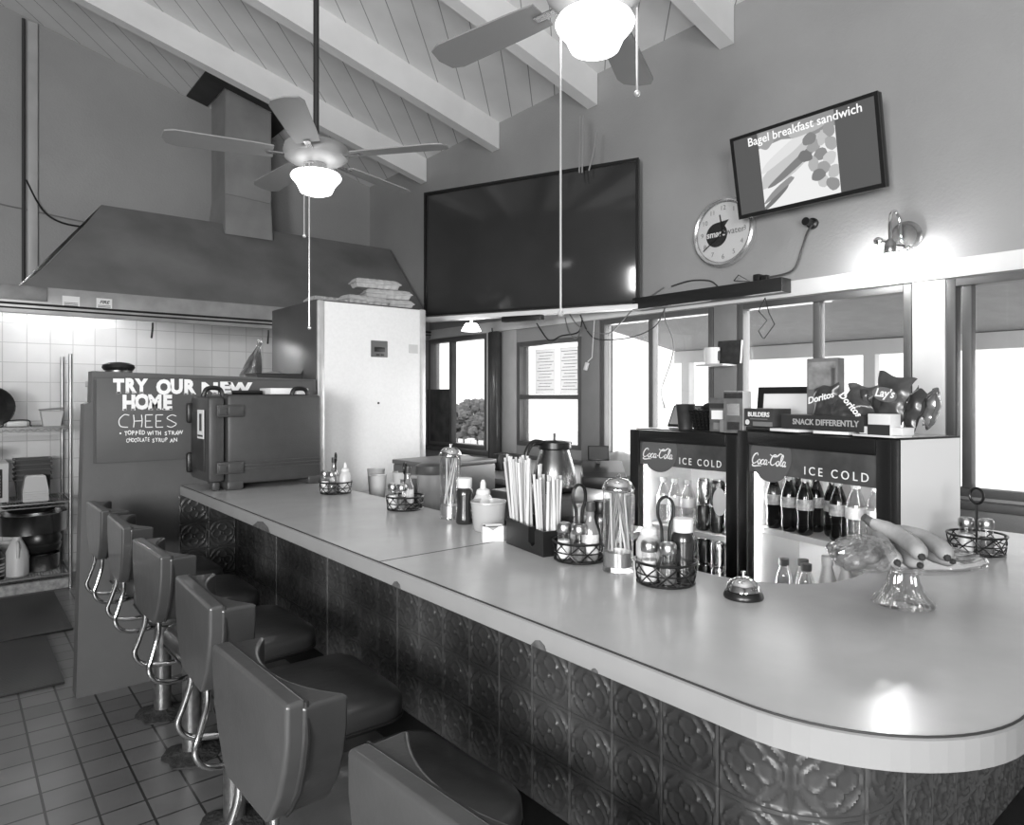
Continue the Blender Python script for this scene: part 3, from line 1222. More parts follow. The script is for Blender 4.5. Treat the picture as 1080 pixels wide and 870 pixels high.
# top shelf
lathe_thing('frying_pan', 'dark round pan standing on edge on the top kitchen shelf', 'pan', (.235, 6.62, 1.292 + .155), [(.0, 0), (.11, 0), (.15, .04), (.155, .042), (.145, .044), (.108, .008), (0, .007)], m_potd, rz=0)
bpy.data.objects[-1] if False else None
for o in bpy.data.objects:
    if o.name.startswith('frying_pan'):
        o.rotation_euler = (PI / 2 - .1, 0, .3)
ra = thing('dish_rack', 'dark wire rack holding a pale tray on the top kitchen shelf', 'rack', (.41, 6.62, 1.292))
MB().tube(catmull([(-.13, -.03, .004), (-.1, -.03, .004), (-.08, -.03, .045), (.06, -.03, .05), (.075, -.03, .01), (.085, -.03, .006)], 4), .005, 6).build('wire_frame', m_wire, ra)
MB().b2((-.075, -.02, .002), (.055, .05, .04), .004).build('tray', m_white, ra)
tb = thing('container', 'white square food tub with a tilted lid on the top kitchen shelf', 'container', (.625, 6.60, 1.292))
mb = MB()
rg = []
for (w_, z) in ((.055, 0), (.075, .12)):
    rg += [(-w_, -w_, z), (w_, -w_, z), (w_, w_, z), (-w_, w_, z)]
mb.add(rg, [(0, 3, 2, 1), (4, 5, 6, 7), (0, 1, 5, 4), (1, 2, 6, 5), (2, 3, 7, 6), (3, 0, 4, 7)])
mb.build('body', m_white, tb)
MB().box((0, 0, .137), (.16, .16, .012), .004, rotm(0, -.09, 0)).build('lid', m_greyp, tb)

# hood
HB, HT = 5.75, 6.5
hd = thing('range_hood', 'large dark sheet metal cooking hood over the tiled wall', 'hood', (0, 0, 0))
m_hood = mat('greasy sheet metal', 128, .42, .25, noise=.22, nscale=2.2, bump=.25, bscale=3.0)
mb = MB()
xl0, xr0, xl1, xr1 = .36, XB - .025, .96, XB - .06
zb, zt = 2.29, 3.11
nx_, nz_ = 24, 10
vs_, fs_ = [], []
for j in range(nz_ + 1):
    t = j / nz_
    for i in range(nx_ + 1):
        s = i / nx_
        x = (xl0 + (xl1 - xl0) * (t ** .85)) * (1 - s) + (xr0 + (xr1 - xr0) * t) * s
        y = HB + (HT - HB) * t + .03 * math.sin(PI * t) + .012 * math.sin(9 * s + 4 * t) * math.sin(PI * t)
        vs_.append((x, y, zb + (zt - zb) * t))
for j in range(nz_):
    for i in range(nx_):
        a = j * (nx_ + 1) + i
        fs_.append((a, a + 1, a + nx_ + 2, a + nx_ + 1))
mb.add(vs_, fs_, True)
# top, ends
mb.quad((xl1, HT, zt), (xr1, HT, zt), (xr1, YK - .02, zt + .0), (xl1, YK - .02, zt + .0))
mb.add([(xl0, HB, zb), (xl1, HT, zt), (xl1, YK - .02, zt), (xl0, YK - .02, zb)], [(0, 1, 2, 3)])
mb.add([(xr0, HB, zb), (xr1, HT, zt), (xr1, YK - .02, zt), (xr0, YK - .02, zb)], [(3, 2, 1, 0)])
mb.build('hood_body', m_hood, hd)
mb = MB().b2((xl0 - .4, HB - .004, 2.10), (xr0, HB + .02, 2.292), .004).b2((xl0 - .4, HB + .02, 2.272), (xl0, YK - .02, 2.292))
mb.b2((xr0 - .02, HB + .02, 2.10), (xr0, YK - .02, 2.29))
mb.build('lip', mat('hood lip', 150, .4, .3, noise=.2, nscale=6), hd)
MB().tube([(xl0 - .4, HB - .012, 2.165), (xr0, HB - .012, 2.165)], .008, 8).tube([(xl0 - .4, HB - .012, 2.135), (xr0, HB - .012, 2.135)], .006, 8).build('pipe', mat('dark pipe', 28, .4), hd)
for (px, py, w_, h_) in ((75, 318, .105, .075), (110, 321, .10, .085)):
    p = ony(px, py, HB - .006)
    o = MB().b2((p.x - w_ / 2, HB - .0065, p.z - h_ / 2), (p.x + w_ / 2, HB - .0045, p.z + h_ / 2)).build('sign', m_paper, hd)
    mb = MB()
    if px == 110:
        text_mb(mb, 'FIRE', .032, R_front, (p.x, HB - .0068, p.z + .015), bold=.001, shear=.3)
    for k in range(3):
        mb.b2((p.x - w_ * .4, HB - .0072, p.z - .012 - .01 * k), (p.x + w_ * .4, HB - .0066, p.z - .008 - .01 * k))
    mb.build('print', mat('print dark', 70, .7), o)
MB().b2((xl0 - .42, HB - .016, 2.19), (xl0 + .16, HB - .004, 2.29), .003).build('end_plate', mat('end plate', 140, .4, .5, noise=.25), hd)
for px in (161, 283):
    p = ony(px, 350, HB + .1)
    MB().tube([(p.x, HB + .1, 2.10), (p.x, HB + .1, 2.06), (p.x - .012, HB + .08, 1.98)], .008, 6).build('hook', m_black, hd)
# tube light under the hood
tl = thing('tube_light', 'bright tube light under the cooking hood', 'light', (.80, 6.5, 2.225))
MB().cyl((-.45, 0, 0), (.45, 0, 0), .016, 12).build('tube', emit('tube glow', 250, 36), tl)
MB().b2((-.5, -.04, .018), (.5, .04, .06), .004).build('housing', m_white, tl)

# duct
dc = thing('exhaust_duct', 'square sheet metal duct rising from the hood to the ceiling', 'duct', (1.94, HT, zt))
m_duct = mat('galvanised duct', 150, .42, .3, noise=.18, nscale=3)
mb = MB()
zb1, zb2 = .42, 1.24
dw, dd = .42, .42
rg = [[(-.03, -.10, -.112), (dw - .02, -.10, -.112), (dw - .02, dd, .004), (-.03, dd, .004)],
      [(0, 0, .28), (dw, 0, .26), (dw, dd, .26), (0, dd, .28)],
      [(0, 0, zc(1.94) - zt - .02), (dw, 0, zc(1.94 + dw) - zt - .02), (dw, dd, zc(1.94 + dw) - zt - .02), (0, dd, zc(1.94) - zt - .02)]]
vv = [p for g in rg for p in g]
ff = []
for q in range(2):
    for k_ in range(4):
        j = (k_ + 1) % 4
        ff.append((q * 4 + k_, q * 4 + j, (q + 1) * 4 + j, (q + 1) * 4 + k_))
mb.add(vv, ff)
mb.build('duct_body', m_duct, dc)
MB().tube([(0, 0, .30), (0, 0, zc(1.94) - zt - .02)], .006, 5).tube([(dw, 0, .28), (dw, 0, zc(1.94 + dw) - zt - .03)], .006, 5).tube([(-.03, -.1, -.11), (0, 0, .28), (dw, 0, .26), (dw - .02, -.1, -.11)], .005, 5).build('corner_flange', mat('flange', 160, .4, .6), dc)
mb = MB()
for (x0, x1, y0_, y1_) in ((-.20, dw + .20, -.22, -.01), (-.20, -.01, -.01, dd + .1), (dw + .01, dw + .20, -.01, dd + .1)):
    zz = lambda x: zc(1.94 + x) - zt - .006
    mb.add([(x0, y0_, zz(x0)), (x1, y0_, zz(x1)), (x1, y1_, zz(x1)), (x0, y1_, zz(x0)), (x0, y0_, zz(x0) - .012), (x1, y0_, zz(x1) - .012), (x1, y1_, zz(x1) - .012), (x0, y1_, zz(x0) - .012)],
           [(0, 1, 2, 3), (7, 6, 5, 4), (0, 4, 5, 1), (1, 5, 6, 2), (2, 6, 7, 3), (3, 7, 4, 0)])
mb.build('ceiling_flange', mat('dark flashing', 58, .5, .4, noise=.2), dc)

# cables on the kitchen wall
o = MB().tube(catmull([(.49, YK - .03, 3.35), (.60, YK - .035, 3.12), (.74, YK - .035, 3.03), (.97, YK - .03, 3.02)], 6), .008, 6).build('cable', m_wire)
tag(o, 'dark cable curving from the pale wall strip down to the hood', 'cable')
o = MB().tube([(.3, YK - .02, 3.12), (.97, YK - .02, 3.06)], .006, 6).build('conduit', mat('grey conduit', 120, .5))
tag(o, 'thin grey conduit running level to the hood top', 'conduit')
o = MB().tube([(.47, YK - .03, 2.36), (.47, YK - .03, 4.7)], .012, 8).build('conduit', mat('dark conduit', 60, .5))
tag(o, 'dark vertical conduit beside the pale wall strip', 'conduit')

# ------------------------------------------------------------------ pass shelf behind the half wall
ps = thing('steel_table', 'tall steel pass shelf right behind the half wall', 'table', (0, 0, 0))
MB().b2((.62, 4.23, 1.585), (1.74, 4.78, 1.62), .004).build('top', m_steel, ps)
for (x, y) in ((.65, 4.27), (1.70, 4.27), (.65, 4.74), (1.70, 4.74)):
    MB().cyl((x, y, 0), (x, y, 1.59), .018, 10).build('leg', m_steel, ps)
p = ony(125, 390, 4.42)
ld = thing('pan', 'black lidded pan standing on the pass shelf behind the chalkboard', 'pan', (p.x, 4.42, 1.621))
MB().lathe([(.06, 0), (.066, .01), (.07, .055), (.0, .056)], 22).build('body', m_steel, ld)
MB().lathe([(.074, .056), (.084, .072), (.080, .088), (.05, .1), (.015, .104), (0, .104)], 22).build('lid', m_black, ld)
p = ony(291, 395, 4.42)
tr = thing('serving_tray', 'dark tray with a raised lip on the pass shelf near the refrigerator', 'tray', (p.x, 4.42, 1.621))
mb = MB()
rg = []
for (w_, d_, z) in ((.13, .08, 0), (.165, .1, .05), (.175, .11, .055), (.155, .09, .05), (.125, .075, .008)):
    rg.append([(-w_, -d_, z), (w_, -d_, z), (w_, d_, z), (-w_, d_, z)])
vv = [q for g in rg for q in g]
ff = [(0, 3, 2, 1), (16, 17, 18, 19)]
for q in range(4):
    for k_ in range(4):
        j = (k_ + 1) % 4
        ff.append((q * 4 + k_, q * 4 + j, (q + 1) * 4 + j, (q + 1) * 4 + k_))
mb.add(vv, ff)
mb.build('tray_body', mat('tray grey', 70, .4), tr)
MB().tube(catmull([(.13, -.1, .05), (.15, -.1, .085), (.17, -.1, .09), (.178, -.1, .055)], 4), .006, 6).build('handle', m_black, tr)
o = MB().lathe([(.055, 0), (.075, .02), (.07, .045), (.03, .06), (0, .062)], 16, wob=lambda a, z: 1 + .12 * math.sin(5 * a + 30 * z)).build('food_parcel', mat('foil wrap', 200, .3, .3, bump=.6, bscale=25))
o.location = (p.x - .02, 4.42, 1.631)
tag(o, 'pale wrapped parcel lying in the dark tray', 'parcel')
p = ony(266, 392, 4.63)
o = MB().lathe([(.06, 0), (.065, .03), (.05, .10), (.035, .17), (.02, .22), (.012, .25), (.02, .29), (.012, .31)], 18, wob=lambda a, z: 1 + .25 * math.sin(4 * a + 22 * z)).build('plastic_bag', thin_glass('crinkled film', .6, .35, .12, .8))
o.location = (p.x - .02, 4.63, 1.621)
o.rotation_euler = (0, .25, 0)
tag(o, 'twisted clear plastic bag standing beside the dark tray', 'bag')

# ------------------------------------------------------------------ refrigerator and cartons on it
FY = 4.10
fr = thing('refrigerator', 'tall white and steel refrigerator behind the counter', 'refrigerator', (1.78, FY, 0))
MB().b2((0, .012, .08), (.80, .78, 2.145), .006).build('body', mat('fridge side', 88, .35, .3, noise=.1, nscale=4), fr)
MB().b2((.045, -.006, .10), (.755, .012, 2.135), .006).build('front_panel', mat('white enamel', 228, .3, noise=.03, nscale=60), fr)
for (a, b) in ((0, .05), (.75, .80)):
    MB().b2((a, -.012, .09), (b, .012, 2.14), .012).build('corner_trim', mat('steel trim', 205, .35, .5, noise=.15), fr)
p = ony(400, 368, FY - .007)
pl = MB().b2((p.x - 1.78 - .062, -.012, p.z - .055), (p.x - 1.78 + .062, -.005, p.z + .055), .004).build('dial_plate', mat('dial plate', 95, .4), fr)
qx, qz = p.x - 1.78, p.z
MB().b2((qx - .04, -.016, qz - .02), (qx + .04, -.011, qz + .012), .003).box((qx - .015, -.016, qz - .04), (.02, .006, .012)).box((qx + .02, -.016, qz - .04), (.02, .006, .012)).build('dial', m_black, pl)
p = ony(436, 368, FY - .007)
MB().b2((p.x - 1.78 - .035, -.0085, p.z - .03), (p.x - 1.78 + .035, -.005, p.z + .03)).build('sticker', mat('pale sticker', 190, .5), fr)
p = ony(399, 425, FY - .007)
MB().cyl((p.x - 1.78, -.012, p.z), (p.x - 1.78, -.004, p.z), .007, 10).build('plug', m_black, fr)
for (x, y) in ((.06, .08), (.74, .08), (.06, .7), (.74, .7)):
    MB().cyl((x, y, 0), (x, y, .085), .025, 10).build('foot', m_black, fr)


def carton():
    t = thing('egg_carton', '', 'carton')
    mb = MB()
    n = 36
    prof = []
    vs2, fs2 = [], []
    for (z, g) in ((0, .0), (.004, .004), (.028, .014), (.032, .020), (.036, .020), (.060, .004), (.066, -.012), (.067, -.04)):
        for k in range(4 * n):
            side, f = k // n, (k % n) / n
            w_, d_ = .15, .055
            wave = .006 * (0.5 + .5 * math.cos(2 * PI * f * (6 if side % 2 == 0 else 2.5))) if z not in (.032, .036, .067) else 0
            g2 = g - wave
            xx, yy = w_ + g2, d_ + g2
            if side == 0:
                q = (-xx + 2 * xx * f, -yy)
            elif side == 1:
                q = (xx, -yy + 2 * yy * f)
            elif side == 2:
                q = (xx - 2 * xx * f, yy)
            else:
                q = (-xx, yy - 2 * yy * f)
            vs2.append((q[0], q[1], z))
    m_ = 4 * n
    for i in range(7):
        for k in range(m_):
            j = (k + 1) % m_
            fs2.append((i * m_ + k, i * m_ + j, (i + 1) * m_ + j, (i + 1) * m_ + k))
    fs2.append(tuple(range(m_ - 1, -1, -1)))
    fs2.append(tuple(7 * m_ + k for k in range(m_)))
    mb.add(vs2, fs2, False)
    mb.build('shell', mat('moulded pulp', 172, .75, noise=.12, nscale=20), t)
    MB().b2((-.03, -.078, .024), (.03, -.073, .044), .002).build('tab', mat('moulded pulp', 172, .75), t)
    return t


ct0 = carton()
zf = 2.147
CART = [((2.19, 4.26, zf), .12, 'pale egg carton lying alone at the front of the refrigerator top'),
        ((2.40, 4.30, zf), -.25, 'lowest egg carton of the stack on the refrigerator'),
        ((2.39, 4.31, zf + .068), -.20, 'second egg carton up in the stack on the refrigerator'),
        ((2.31, 4.33, zf + .136), -.10, 'topmost egg carton on the refrigerator, overhanging the stack'),
        ((2.04, 4.46, zf), .1, 'egg carton behind the others on the refrigerator top')]
for (l_, rz, lb) in CART:
    put(ct0, None, l_, rz, lb, 'egg cartons on the refrigerator')

# ------------------------------------------------------------------ insulated food carrier on the counter
m_ins = mat('dark moulded plastic', 62, .42, noise=.08, nscale=20, bump=.08, bscale=150)
fc = thing('food_carrier', 'dark insulated food carrier with latches at the kitchen end of the counter', 'food carrier', (1.02, 3.665, TOPZ))
bw, bd, bh = .60, .36, .50
MB().b2((.085, 0, .03), (bw, bd, bh), .022).build('body', m_ins, fc)
dr = MB().b2((-.005, .01, .045), (.078, bd - .005, bh - .012), .020).build('door', m_ins, fc)
MB().b2((-.012, .07, .10), (-.003, bd - .06, bh - .09), .004).build('recess_panel', mat('recess', 44, .45), dr)
o = MB().b2((-.016, .06, .27), (-.012, .17, .42)).build('label_card', m_paper, dr)
mb = MB().b2((-.0175, .09, .31), (-.016, .13, .40)).b2((-.0175, .07, .28), (-.016, .16, .29))
mb.build('print', mat('print dark', 70, .7), o)
for z in (.12, .415):
    lt = MB().b2((.03, -.018, z - .032), (.165, 0.004, z + .032), .005).build('latch', m_ins, fc)
    MB().b2((.035, -.026, z - .02), (.075, -.016, z + .02), .004).b2((.085, -.023, z - .024), (.158, -.017, z + .024), .003).build('buckle', mat('buckle grey', 66, .3), lt)
for z in (.13, .40):
    MB().b2((-.03, .31, z - .055), (.012, .35, z + .055), .012).build('hinge', m_black, fc)
mb = MB()
for k in range(3):
    mb.b2((.17, -.006, .105 + .018 * k), (bw - .01, .002, .113 + .018 * k), .003)
mb.build('rib', m_ins, fc)
mb = MB()
for lo_, hi_ in (((.085, .0, 0), (.17, bd, .05)), ((bw - .08, .0, 0), (bw, bd, .05)), ((0.02, .03, 0), (.06, .09, .05))):
    MB().b2(lo_, hi_, .012).build('foot', m_ins, fc)
for x in (.05, .52):
    MB().tube(catmull([(x - .05, .12, bh - .01), (x - .03, .12, bh + .03), (x + .03, .12, bh + .03), (x + .05, .12, bh - .01)], 5), .012, 8).build('carry_handle', m_black, fc)
o = MB().b2((1.38, 3.80, 1.541), (1.60, 3.98, 1.577), .004).build('paper_box', m_paper)
tag(o, 'pale flat box on top of the insulated food carrier', 'box')
o = MB().tube([(1.20, 3.9, 1.552), (1.36, 3.88, 1.552)], .011, 8).build('utensil', m_black)
tag(o, 'black utensil handle lying on the food carrier beside a pale box', 'utensil')

# ------------------------------------------------------------------ ceiling fans
def make_fan(rod_top, blade_mat, ang0):
    """origin at the bottom of the lamp bowl"""
    t = thing('ceiling_fan', '', 'fan')
    MB().lathe([(.0, 0.002), (.055, 0), (.075, .008), (.092, .045), (.118, .075), (.122, .085), (.115, .098), (.07, .106)], 36).build('lamp_bowl', m_lamp, t)
    MB().lathe([(.06, .103), (.055, .12), (.05, .15), (.055, .155)], 24).build('neck', mat('fan chrome', 170, .25, .9), t)
    MB().lathe([(.06, .15), (.12, .157), (.15, .175), (.158, .205), (.15, .235), (.10, .25), (.03, .262), (.02, .29)], 36).build('motor_housing', mat('fan white', 140, .4, noise=.04), t)
    MB().cyl((0, 0, .27), (0, 0, rod_top), .014, 12).build('rod', mat('dark rod', 55, .4, .5), t)
    MB().lathe([(.05, rod_top - .07), (.065, rod_top - .03), (.07, rod_top + .012), (0, rod_top + .014)], 20).build('canopy', mat('fan white', 200, .35), t)
    for k in range(5):
        a = ang0 + 2 * PI * k / 5
        Rz = Matrix.Rotation(a, 3, 'Z')
        mb = MB()
        pitch = rotm(.16, 0, 0)
        pts = [(.20, -.055), (.30, -.062), (.62, -.072), (.665, -.055), (.68, 0), (.665, .055), (.62, .072), (.30, .062), (.20, .055)]
        mb.prism(pts, -.003, .003, R=Rz @ pitch, T=(0, 0, .185))
        b = mb.build('blade', blade_mat, t)
        mb = MB()
        mb.box((0, 0, 0), (.12, .03, .006), .0, None)
        mb.v = [tuple(Rz @ Vector((v[0] + .17, v[1], v[2])) + Vector((0, 0, .178))) for v in mb.v]
        mb.build('bracket', mat('fan chrome', 170, .25, .9), b)
    return t


zl1 = 2.49
f1 = make_fan(zc(1.39) - zl1 - .035, mat('fan blade pale', 128, .5), 0.35)
f1.location = (1.39, 3.21, zl1 + .035)
f1['label'] = 'ceiling fan with a glowing bowl lamp on a long rod near the duct'
f1['group'] = 'ceiling fans'
for (r_o, end) in ((-.020, -.235), (.004, -.67)):
    x, y = .7725 * r_o - .635 * .128, -.635 * r_o - .7725 * .128
    mb = MB().tube([(x * .5, y * .5, .135), (x, y, .115), (x, y, end)], .0032, 6)
    mb.ball((x, y, end), .009, 8, 6)
    mb.build('pull_chain', mat('chain', 205, .3, .6), f1)
f2 = make_fan(zc(1.53) - zl1 - .10, mat('fan blade grey', 120, .5), math.radians(29))
f2.location = (1.53, 1.46, zl1 + .10)
f2['label'] = 'ceiling fan with grey blades, hanging nearer the coolers and the viewer'
f2['group'] = 'ceiling fans'
for (x, y, z) in ((-.05, .10, -.80), (.08, -.10, -.14)):
    mb = MB().tube([(x, y, .12), (x, y, z)], .0035, 6)
    mb.ball((x, y, z), .010, 8, 6)
    mb.build('pull_chain', mat('chain', 205, .3, .6), f2)

# ------------------------------------------------------------------ large dark screen
bsA = Vector((3.62, 3.03, 0))
bsB = Vector((2.93, 4.63, 0))
dv = (bsB - bsA)
ln = dv.length
ang = math.atan2(dv.y, dv.x)
ds = thing('display_screen', 'large black glossy screen hung over the sash window', 'screen', (bsA.x, bsA.y, 2.165), ang)
MB().b2((0, 0.0, 0), (ln, .035, .975), .006).build('panel', mat('black glossy panel', 50, .11, noise=.15, nscale=2, spec=.5), ds)
MB().b2((-.0, .034, .0), (.02, .045, .975)).b2((ln - .02, .034, 0), (ln, .045, .975)).b2((.02, .034, .955), (ln - .02, .045, .975)).b2((.02, .034, 0), (ln - .02, .045, .015)).build('bezel', mat('bezel black', 26, .3), ds)
MB().b2((.1, -.05, .2), (ln - .1, .0, .7)).build('rear_bracket', m_black, ds)
o = MB().b2((0, -.02, -.045), (ln, .06, -.012), .003).build('ledge', m_trim)
o.location = (bsA.x, bsA.y, 2.165)
o.rotation_euler = (0, 0, ang)
tag(o, 'white ledge running under the large black screen', 'ledge')
# support cords to the beam
o = MB()
for (px, t0, px2, t1) in ((612, 122, 611, 182), (615, 122, 614, 182)):
    a, b = onx(px, t0, 3.45), onx(px2, t1, 3.36)
    o.tube([a, b], .006, 6)
o = o.build('cable', mat('pale cable', 150, .5))
tag(o, 'pale cable pair hanging from the beam end to the black screen', 'cable')
o = MB().tube(catmull([onx(629, 138, 3.5), onx(626, 160, 3.45), onx(621, 180, 3.4)], 4), .006, 6).build('cable', mat('pale cable', 150, .5))
tag(o, 'short pale cable rising behind the top of the black screen', 'cable')
# small black receiver under the ledge, on a bracket
q = bsA + dv * .50
o = MB().b2((-.16, .015, -.085), (.16, .075, -.046), .003).build('receiver', m_black)
o.location = (q.x, q.y, 2.165)
o.rotation_euler = (0, 0, ang)
tag(o, 'small black box fixed under the white ledge', 'receiver')

# hanging lamp by the first window
lp = thing('task_lamp', 'glowing cone lamp under the ledge by the refrigerator window', 'lamp', tuple(P(497, 349, 5.2)))
MB().lathe([(.075, 0), (.06, .03), (.045, .055), (.02, .06), (0, .06)], 24).build('lamp_shade', emit('shade glow', 245, 7), lp)
MB().cyl((0, 0, .06), (0, 0, .085), .012, 10).build('stem', m_white, lp)

# ------------------------------------------------------------------ soundbar, clock, television, sconce
o = MB().b2((XB - .13, 1.98, 2.115), (XB - .027, 3.06, 2.195), .004).build('soundbar', mat('black bar', 30, .4))
tag(o, 'long black bar box on the white board over the windows', 'bar')
cc = onx(763, 245, XB - .02)
ck = thing('wall_clock', 'round wall clock with a dark drop emblem below the television', 'clock', (XB - .002, cc.y, cc.z), 0, rot=(PI / 2, 0, -PI / 2))
# local: x right (towards -y world), y up, z out of the wall
MB().lathe([(.212, 0), (.216, .012), (.212, .034), (.200, .042), (.190, .038), (.182, .028)], 48, caps=False).build('rim', mat('clock rim', 205, .2, .8), ck)
fce = MB().lathe([(.186, .0), (.186, .022), (0, .0225)], 48).build('face', mat('clock face', 222, .5), ck)
R0 = Matrix.Identity(3)
mb = MB()
for h in range(1, 13):
    a = PI / 2 - h * PI / 6
    text_mb(mb, str(h), .042, R0, (.150 * math.cos(a), .150 * math.sin(a), .0232), bold=-.0005)
mb.build('numeral', mat('numeral grey', 95, .6), fce)
mb = MB()
pts = []
for k in range(40):
    a = PI * .50 + (1.5 * PI) * k / 39
    pts.append((-.045 + .075 * math.cos(a), -.012 + .075 * math.sin(a)))
pts = [(-.045 + .075 * math.cos(a), -.01 + .075 * math.sin(a)) for a in [math.radians(95 + (305) * k / 36) for k in range(37)]] + [(.042, .072)]
mb.prism(pts, .0226, .0236)
mb.build('emblem', mat('emblem dark', 42, .5), fce)
mb = text_mb(MB(), 'smart', .056, R0, (-.116, -.004, .0242), bold=.0012, align='LEFT')
mb.build('lettering', m_chalk, fce)
mb = text_mb(MB(), 'water', .056, R0, (.018, -.002, .0242), bold=-.0004, align='LEFT')
mb.build('lettering', mat('numeral grey', 95, .6), fce)
mb = MB()
for (a, l_, w_) in ((math.radians(215), .19, .007), (math.radians(101), .125, .008)):
    Rz = Matrix.Rotation(a, 3, 'Z')
    mb.box((l_ * .4 * math.cos(a), l_ * .4 * math.sin(a), .0262), (l_, w_, .0015), 0, Rz)
mb.lathe([(.010, .024), (.010, .029), (0, .029)], 14)
mb.build('hand', m_black, ck)
MB().lathe([(.186, .0335), (.186, .0345)], 48).build('glass', thin_glass('clock glass', .97, .03), ck)

TVW, TVH = .80, .452
tvc = P(846, 170, 3.60)
tilt = math.radians(12)
tv = thing('television', 'flat television tilted forward on the wall, showing a sandwich', 'television', tuple(tvc), 0, rot=Euler((0, 0, 0)))
tv.rotation_euler = (Matrix.Rotation(-PI / 2, 3, 'Z') @ Matrix.Rotation(PI / 2 + tilt, 3, 'X')).to_euler()
# roll by a degree so that its lower edge drops towards the clock
MB().b2((-TVW / 2, -TVH / 2, -.05), (TVW / 2, TVH / 2, -.004), .008).build('housing', m_black, tv)
bz = MB()
bw_ = .018
bz.b2((-TVW / 2, -TVH / 2, -.006), (-TVW / 2 + bw_, TVH / 2, .006)).b2((TVW / 2 - bw_, -TVH / 2, -.006), (TVW / 2, TVH / 2, .006))
bz.b2((-TVW / 2 + bw_, TVH / 2 - bw_, -.006), (TVW / 2 - bw_, TVH / 2, .006)).b2((-TVW / 2 + bw_, -TVH / 2, -.006), (TVW / 2 - bw_, -TVH / 2 + bw_ + .004, .006))
bz.build('bezel', mat('bezel black', 26, .3), tv)
sw, shh = TVW / 2 - bw_, TVH / 2 - bw_
scr = MB().b2((-sw, -shh, -.004), (sw, shh, 0.0)).build('display', emit('display dark', 92, .62), tv)


def disp(name, pts, g, z, st=.66):
    MB().prism(pts, z, z + .0003).build(name, emit('display %d' % g, g, st), scr)


# white plate picture and the food on it
px0, px1 = -.235, .185
disp('picture', [(px0, -shh), (px1, -shh), (px1, shh), (px0, shh)], 246, .0002)


def blob(cx, cy, rx, ry, rot, sd, n=26, amp=.08):
    r_ = random.Random(sd)
    ph = [r_.uniform(0, 6.28) for _ in range(3)]
    o_ = []
    for k in range(n):
        a = 2 * PI * k / n
        w = 1 + amp * (math.sin(2 * a + ph[0]) + .7 * math.sin(3 * a + ph[1]) + .5 * math.sin(5 * a + ph[2]))
        x, y = rx * w * math.cos(a), ry * w * math.sin(a)
        x, y = x * math.cos(rot) - y * math.sin(rot) + cx, x * math.sin(rot) + y * math.cos(rot) + cy
        o_.append((max(px0, min(px1, x)), max(-shh, min(shh, y))))
    return o_


disp('picture', blob(-.05, .03, .21, .07, .5, 1), 205, .0006)
disp('picture', blob(-.03, -.0, .20, .02, .5, 2), 130, .0010)
disp('picture', blob(-.09, .07, .15, .03, .45, 3), 232, .0010)
disp('picture', blob(-.19, .16, .045, .05, 0, 4), 168, .0010)
disp('picture', blob(.04, .15, .10, .022, .1, 9), 190, .0012)
disp('picture', [(px0, .125), (-.1, .14), (.05, .11), (px1, .13), (px1, shh), (px0, shh)], 150, .0008)
disp('picture', blob(-.14, -.115, .11, .018, .55, 5), 150, .0010)
disp('picture', blob(-.17, -.16, .10, .012, .55, 15), 120, .0012)
for i, (x, y, g) in enumerate(((.07, .06, 165), (.12, .09, 200), (.16, .05, 175), (.10, .01, 145), (.145, -.02, 210), (.06, -.03, 185), (.11, -.06, 165), (.165, -.09, 195), (.10, -.12, 205), (.15, -.15, 150), (.05, .10, 135), (.155, .12, 160), (.02, .02, 120), (.08, -.09, 130))):
    disp('picture', blob(x, y, .038, .030, i, 20 + i, 14), g, .0014 + .0001 * i)
mb = text_mb(MB(), 'Bagel breakfast sandwich', .063, R0, (.015, shh - .035, .0034), sx=.98, bold=.0004)
mb.build('lettering', emit('display 255', 255, .75), scr)
mb = MB()
mb.b2((-.10, -.10, -.075), (.10, .10, -.05))
mb.build('wall_mount', m_black, tv)
pm = tvc
o = thing('wall_bracket', 'black bracket arm fixing the television to the wall', 'bracket', (XB - .03, tvc.y, tvc.z))
MB().b2((0, -.06, -.12), (.028, .06, .12), .004).build('plate', m_black, o)
MB().tube([(0, 0, 0), (-(XB - .03 - tvc.x) + .09, 0, 0.02)], .02, 8).build('arm', m_black, o)

s0 = onx(955, 250, XB - .01)
sn = thing('wall_sconce', 'chrome gooseneck wall sconce over the white casing', 'sconce', (XB - .002, s0.y, s0.z))
MB().lathe([(.075, 0), (.078, .010), (.062, .018), (.058, .026), (.0, .028)], 32, R=rotm(0, -PI / 2, 0)).build('backplate', mat('nickel', 150, .25, .8), sn)
MB().tube(catmull([(-.02, .006, -.03), (-.042, .008, -.005), (-.046, .012, .07), (-.060, .018, .110), (-.082, .024, .122), (-.104, .029, .105), (-.114, .03, .06), (-.115, .03, .0), (-.115, .03, -.05)], 6), .0085, 10).build('gooseneck', m_chrome, sn)
MB().lathe([(.012, -.02), (.026, -.045), (.03, -.09), (.027, -.094)], 20, T=(-.115, .03, 0)).build('socket', mat('nickel', 150, .25, .8), sn)
MB().lathe([(.018, -.086), (.03, -.11), (.037, -.135), (.030, -.16), (0, -.172)], 20, T=(-.115, .03, 0)).build('bulb', emit('bulb glow', 250, 150), sn)
MB().ball((-.075, -.03, -.07), (.012, .02, .016), 10, 8).tube([(-.10, .03, -.045), (-.075, -.02, -.055)], .008, 6).build('switch', m_chrome, sn)
MB().ball((-.12, .085, -.02), (.014, .022, .02), 10, 8).tube([(-.11, .04, -.03), (-.12, .08, -.02)], .008, 6).build('knob', m_chrome, sn)

